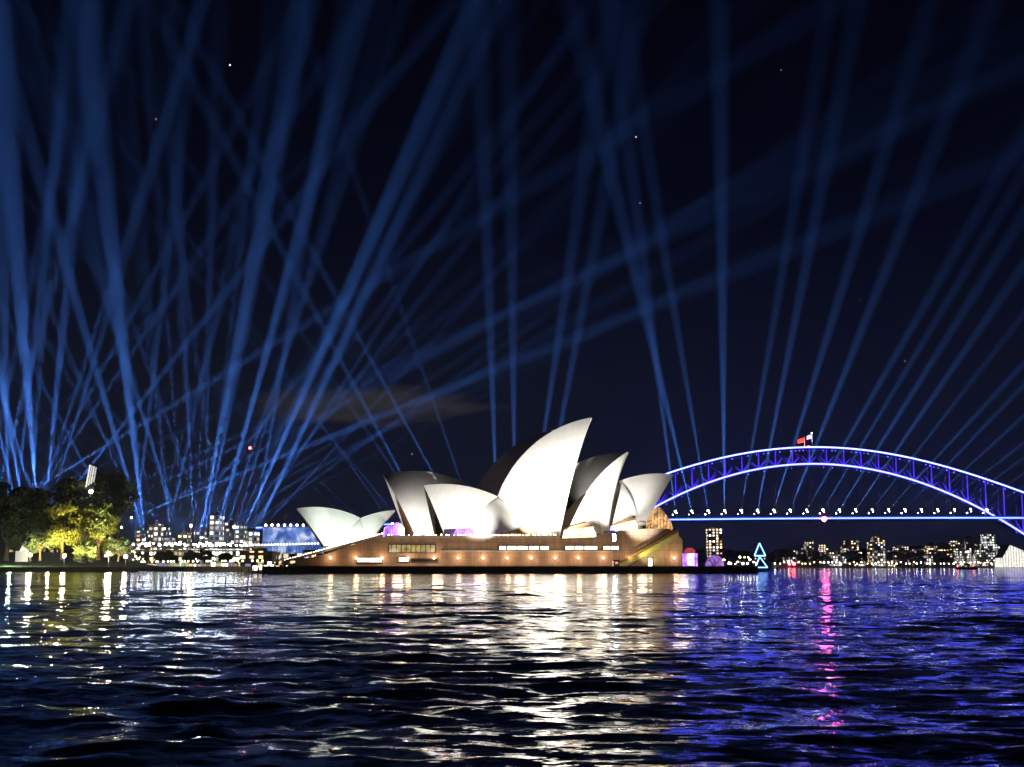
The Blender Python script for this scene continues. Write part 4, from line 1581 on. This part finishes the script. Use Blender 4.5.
# outlined tree sculpture of blue light tubes
ls = empty('light_sculpture', at_ground(760, 700, 0), 0, 'blue white outline of two stacked triangles on the water like a lit tree', 'light sculpture')
sc_ = 700 / F
ls.scale = (.88, .88, .92)
LT = emat('light_tube_blue_white', (.16, .45, 1), 6)
z_ = lambda y: (566 - y) * sc_ + CAMH
MB().box(-5, 5, -3, 3, -.4, .9).build('float_base', DKSTEEL, ls)
tri = [(0, z_(541)), (-6 * sc_, z_(554.5)), (6.5 * sc_, z_(554.5))]
mb = MB()
for a, b in ((0, 1), (1, 2), (2, 0)):
    mb.tube([(tri[a][0], 0, tri[a][1]), (tri[b][0], 0, tri[b][1])], .3, 6)
mb.build('upper_triangle', LT, ls)
tri = [(0, z_(555.5)), (-5 * sc_, z_(567)), (8.5 * sc_, z_(567))]
mb = MB()
for a, b in ((0, 1), (1, 2), (2, 0)):
    mb.tube([(tri[a][0], .4, tri[a][1]), (tri[b][0], .4, tri[b][1])], .27, 6)
mb.build('lower_triangle', LT, ls)
MB().tube([(0, .8, .9), (0, .8, z_(537))], .15, 6).build('mast', DKSTEEL, ls)

# far shore blocks
big = [
    (805, 815, 541, FB, 'slim apartment tower with warm windows above the red waterfront lamps'), (821, 838, 545, FB, 'broad apartment block with warm windows near the middle of the far shore'),
    (844, 860, 540, FB, 'tall warm lit apartment tower left of the stepped tower on the far shore'), (871, 886, 537, FB, 'tallest stepped tower on the far shore under the bridge deck'),
    (891, 909, 547, FB, 'squat warm lit block right of the tallest far tower'), (913, 926, 549, FC, 'bright low white block at the far waterfront'), (926, 938, 545, FB, 'warm block behind the low white waterfront block'),
    (941, 953, 544, FD, 'dim block left of the ferry above the far waterfront'), (953, 965, 541, FB, 'warm lit tower standing above the ferry'), (966, 984, 538, FB, 'broad tall apartment block right of the ferry'),
    (986, 1001, 534.5, FC, 'bright white building high above the glowing hall at the right')]
for i, (x0, x1, yt, m, lb) in enumerate(big):
    block(x0, x1, yt, 2180 + (i % 3) * 30, m, lb, base=3, depth=20)
rs = random.Random(55)
for k in range(46):
    x = rs.uniform(778, 1035)
    wpx = rs.uniform(6, 14)
    block(x - wpx / 2, x + wpx / 2, rs.uniform(549, 562), 2085 + rs.uniform(0, 85), rs.choice((FB, FB, FC, FD, FA)), 'small lit house block on the dark slope of the far shore', 'houses on the far shore', base=2.5, depth=14, steps=False)
for k in range(14):
    x = rs.uniform(690, 780) if k < 6 else rs.uniform(560, 700)
    block(x - 5, x + 5, rs.uniform(557, 563), 2090 + rs.uniform(0, 60), FD, 'dim low house on the shore seen past the broadwalk tip', 'houses past the broadwalk tip', base=2.5, depth=14, steps=False)
for k in range(60):
    x = 776 + k * 4.3 + rs.uniform(-1.5, 1.5)
    small_lamp(at_ground(x, 2062 + rs.uniform(0, 8), 2.0), rs.choice((4.0, 6.0)), rs.choice((LAMPW, LAMPY, LAMPY, LAMPC)), 'waterfront lamp along the far shore', 'lamps along the far waterfront', .8)
# glowing hall at the far right
gh = empty('glowing_hall', at_ground(1014, 2000, 1), 0, 'brilliant white glowing hall with a peaked roof at the right under the arch foot', 'building')
k_ = 2000 / F
HALL = glow_glass('hall_white_light', (1, .95, .85), 1.2, 4, .6)
MB().prism([(-12 * k_, 0), (-11 * k_, 9 * k_), (-3 * k_, 22 * k_), (9 * k_, 17 * k_), (16 * k_, 6 * k_), (16 * k_, 0)], Matrix.Identity(4), 30).build('lit_wall', HALL, gh)
mb = MB()
for a, c in (((-11.3 * k_, 9.2 * k_), (-3 * k_, 22.4 * k_)), ((-3 * k_, 22.4 * k_), (9 * k_, 17.4 * k_)), ((9 * k_, 17.4 * k_), (16.3 * k_, 6.2 * k_))):
    mb.bar((a[0], 15, a[1] + .4), (c[0], 15, c[1] + .4), 31, .6)
mb.build('roof', ROOFM, gh)
# red lamps at the waterfront
for (x, r_, lb) in ((789.5, 1.5, 'smaller red lamp at the left on the far waterfront'), (794, 2.2, 'larger bright red lamp on the far waterfront')):
    o = empty('red_beacon', at_ground(x, 2056, .5), 0, lb, 'beacon')
    MB().tube([(0, 0, 0), (0, 0, 4)], .3, 6).build('post', DKSTEEL, o)
    MB().ball((0, 0, 4 + r_ * .8), r_, 8, 6).build('lamp', REDL, o)

# ferry
fe = empty('ferry', at_ground(966, 1250, 0), 0, 'small dark ferry with teal and red lamps crossing before the far shore', 'ferry')
k_ = 1250 / F
hull = MB()
sec = [(-9, .3, 1.9), (-7.5, 2.0, 1.6), (0, 2.6, 1.4), (7, 2.2, 1.7), (10.5, .2, 2.4)]
for (x, hwid, zt_) in sec:
    hull.v += [(x, -hwid, zt_), (x, -hwid * .7, -.4), (x, hwid * .7, -.4), (x, hwid, zt_)]
for i in range(len(sec) - 1):
    b = i * 4
    for j in range(4):
        j2 = (j + 1) % 4
        hull.f.append((b + j, b + j2, b + 4 + j2, b + 4 + j))
hull.build('hull', pmat('ferry_hull_paint', (.02, .04, .03), .4), fe)
MB().box(-6.5, 5.5, -1.7, 1.7, 1.9, 3.9).build('cabin', facade_mat('ferry_cabin', (.25, .25, .2), 1.2, 2, .4, WARM, .8, (.7, .5)), fe)
MB().box(-1, 3.5, -1.2, 1.2, 3.903, 5.4).build('wheelhouse', GLASSDK, fe)
MB().tube([(0, 0, 5.4), (0, 0, 8)], .1, 6).build('mast', DKSTEEL, fe)
MB().ball((-4.5, -1.9, 4.8), .8, 8, 6).build('teal_lamp', emat('lamp_teal', (.1, 1, .7), 8), fe)
MB().ball((-8, -1, 3.0), .5, 8, 6).build('red_lamp', REDL, fe)
MB().ball((6, -1.5, 3.4), .4, 8, 6).build('red_lamp', REDL, fe)
# small channel buoy lamps
by = empty('channel_marker', at_ground(894.5, 1500, 0), 0, 'small pale channel marker post in the water left of the ferry', 'channel marker')
MB().lathe([(1.2, -.5), (1.4, .5), (.4, 1.2), (.25, 3.2)], n=10).build('float', WHITEP, by)
MB().ball((0, 0, 3.6), .5, 8, 6).build('lamp', LAMPY, by)
# white sentry box on the sea wall
sb = empty('sentry_box', JF.pw(616, 566, 38.5), U_ANG, 'small white booth with a red sign on the sea wall edge', 'booth')
sb.location.z = 2.75
MB().box(-1.3, 1.3, -1, 1, 0, 2.6).build('wall', WHITEP, sb)
MB().box(-1.5, 1.5, -1.2, 1.2, 2.603, 2.85).build('roof', DKSTEEL, sb)
MB().box(-.6, .6, -1.06, -1.003, 1.2, 2.1).build('sign', emat('booth_sign', (1, .35, .35), 1.0), sb)

# ------------------------------------------------------------------ haze round camera and scene
hz = MB()
hz.box(-2850, 2850, -60, 3000, -4, 900)
m = bpy.data.materials.new('night_haze')
m.use_nodes = True
nt = m.node_tree
nt.nodes.clear()
o_ = N(nt, 'ShaderNodeOutputMaterial')
v = N(nt, 'ShaderNodeVolumePrincipled')
v.inputs['Density'].default_value = 5e-5
v.inputs['Color'].default_value = (.85, .9, 1, 1)
v.inputs['Anisotropy'].default_value = 0.8
L(nt, v.outputs[0], o_.inputs['Volume'])
tag(hz.build('haze', m), kind='stuff')

# the many small lamps are found by reflection; only the lamp objects are sampled directly
for m in bpy.data.materials:
    m.cycles.emission_sampling = 'NONE'
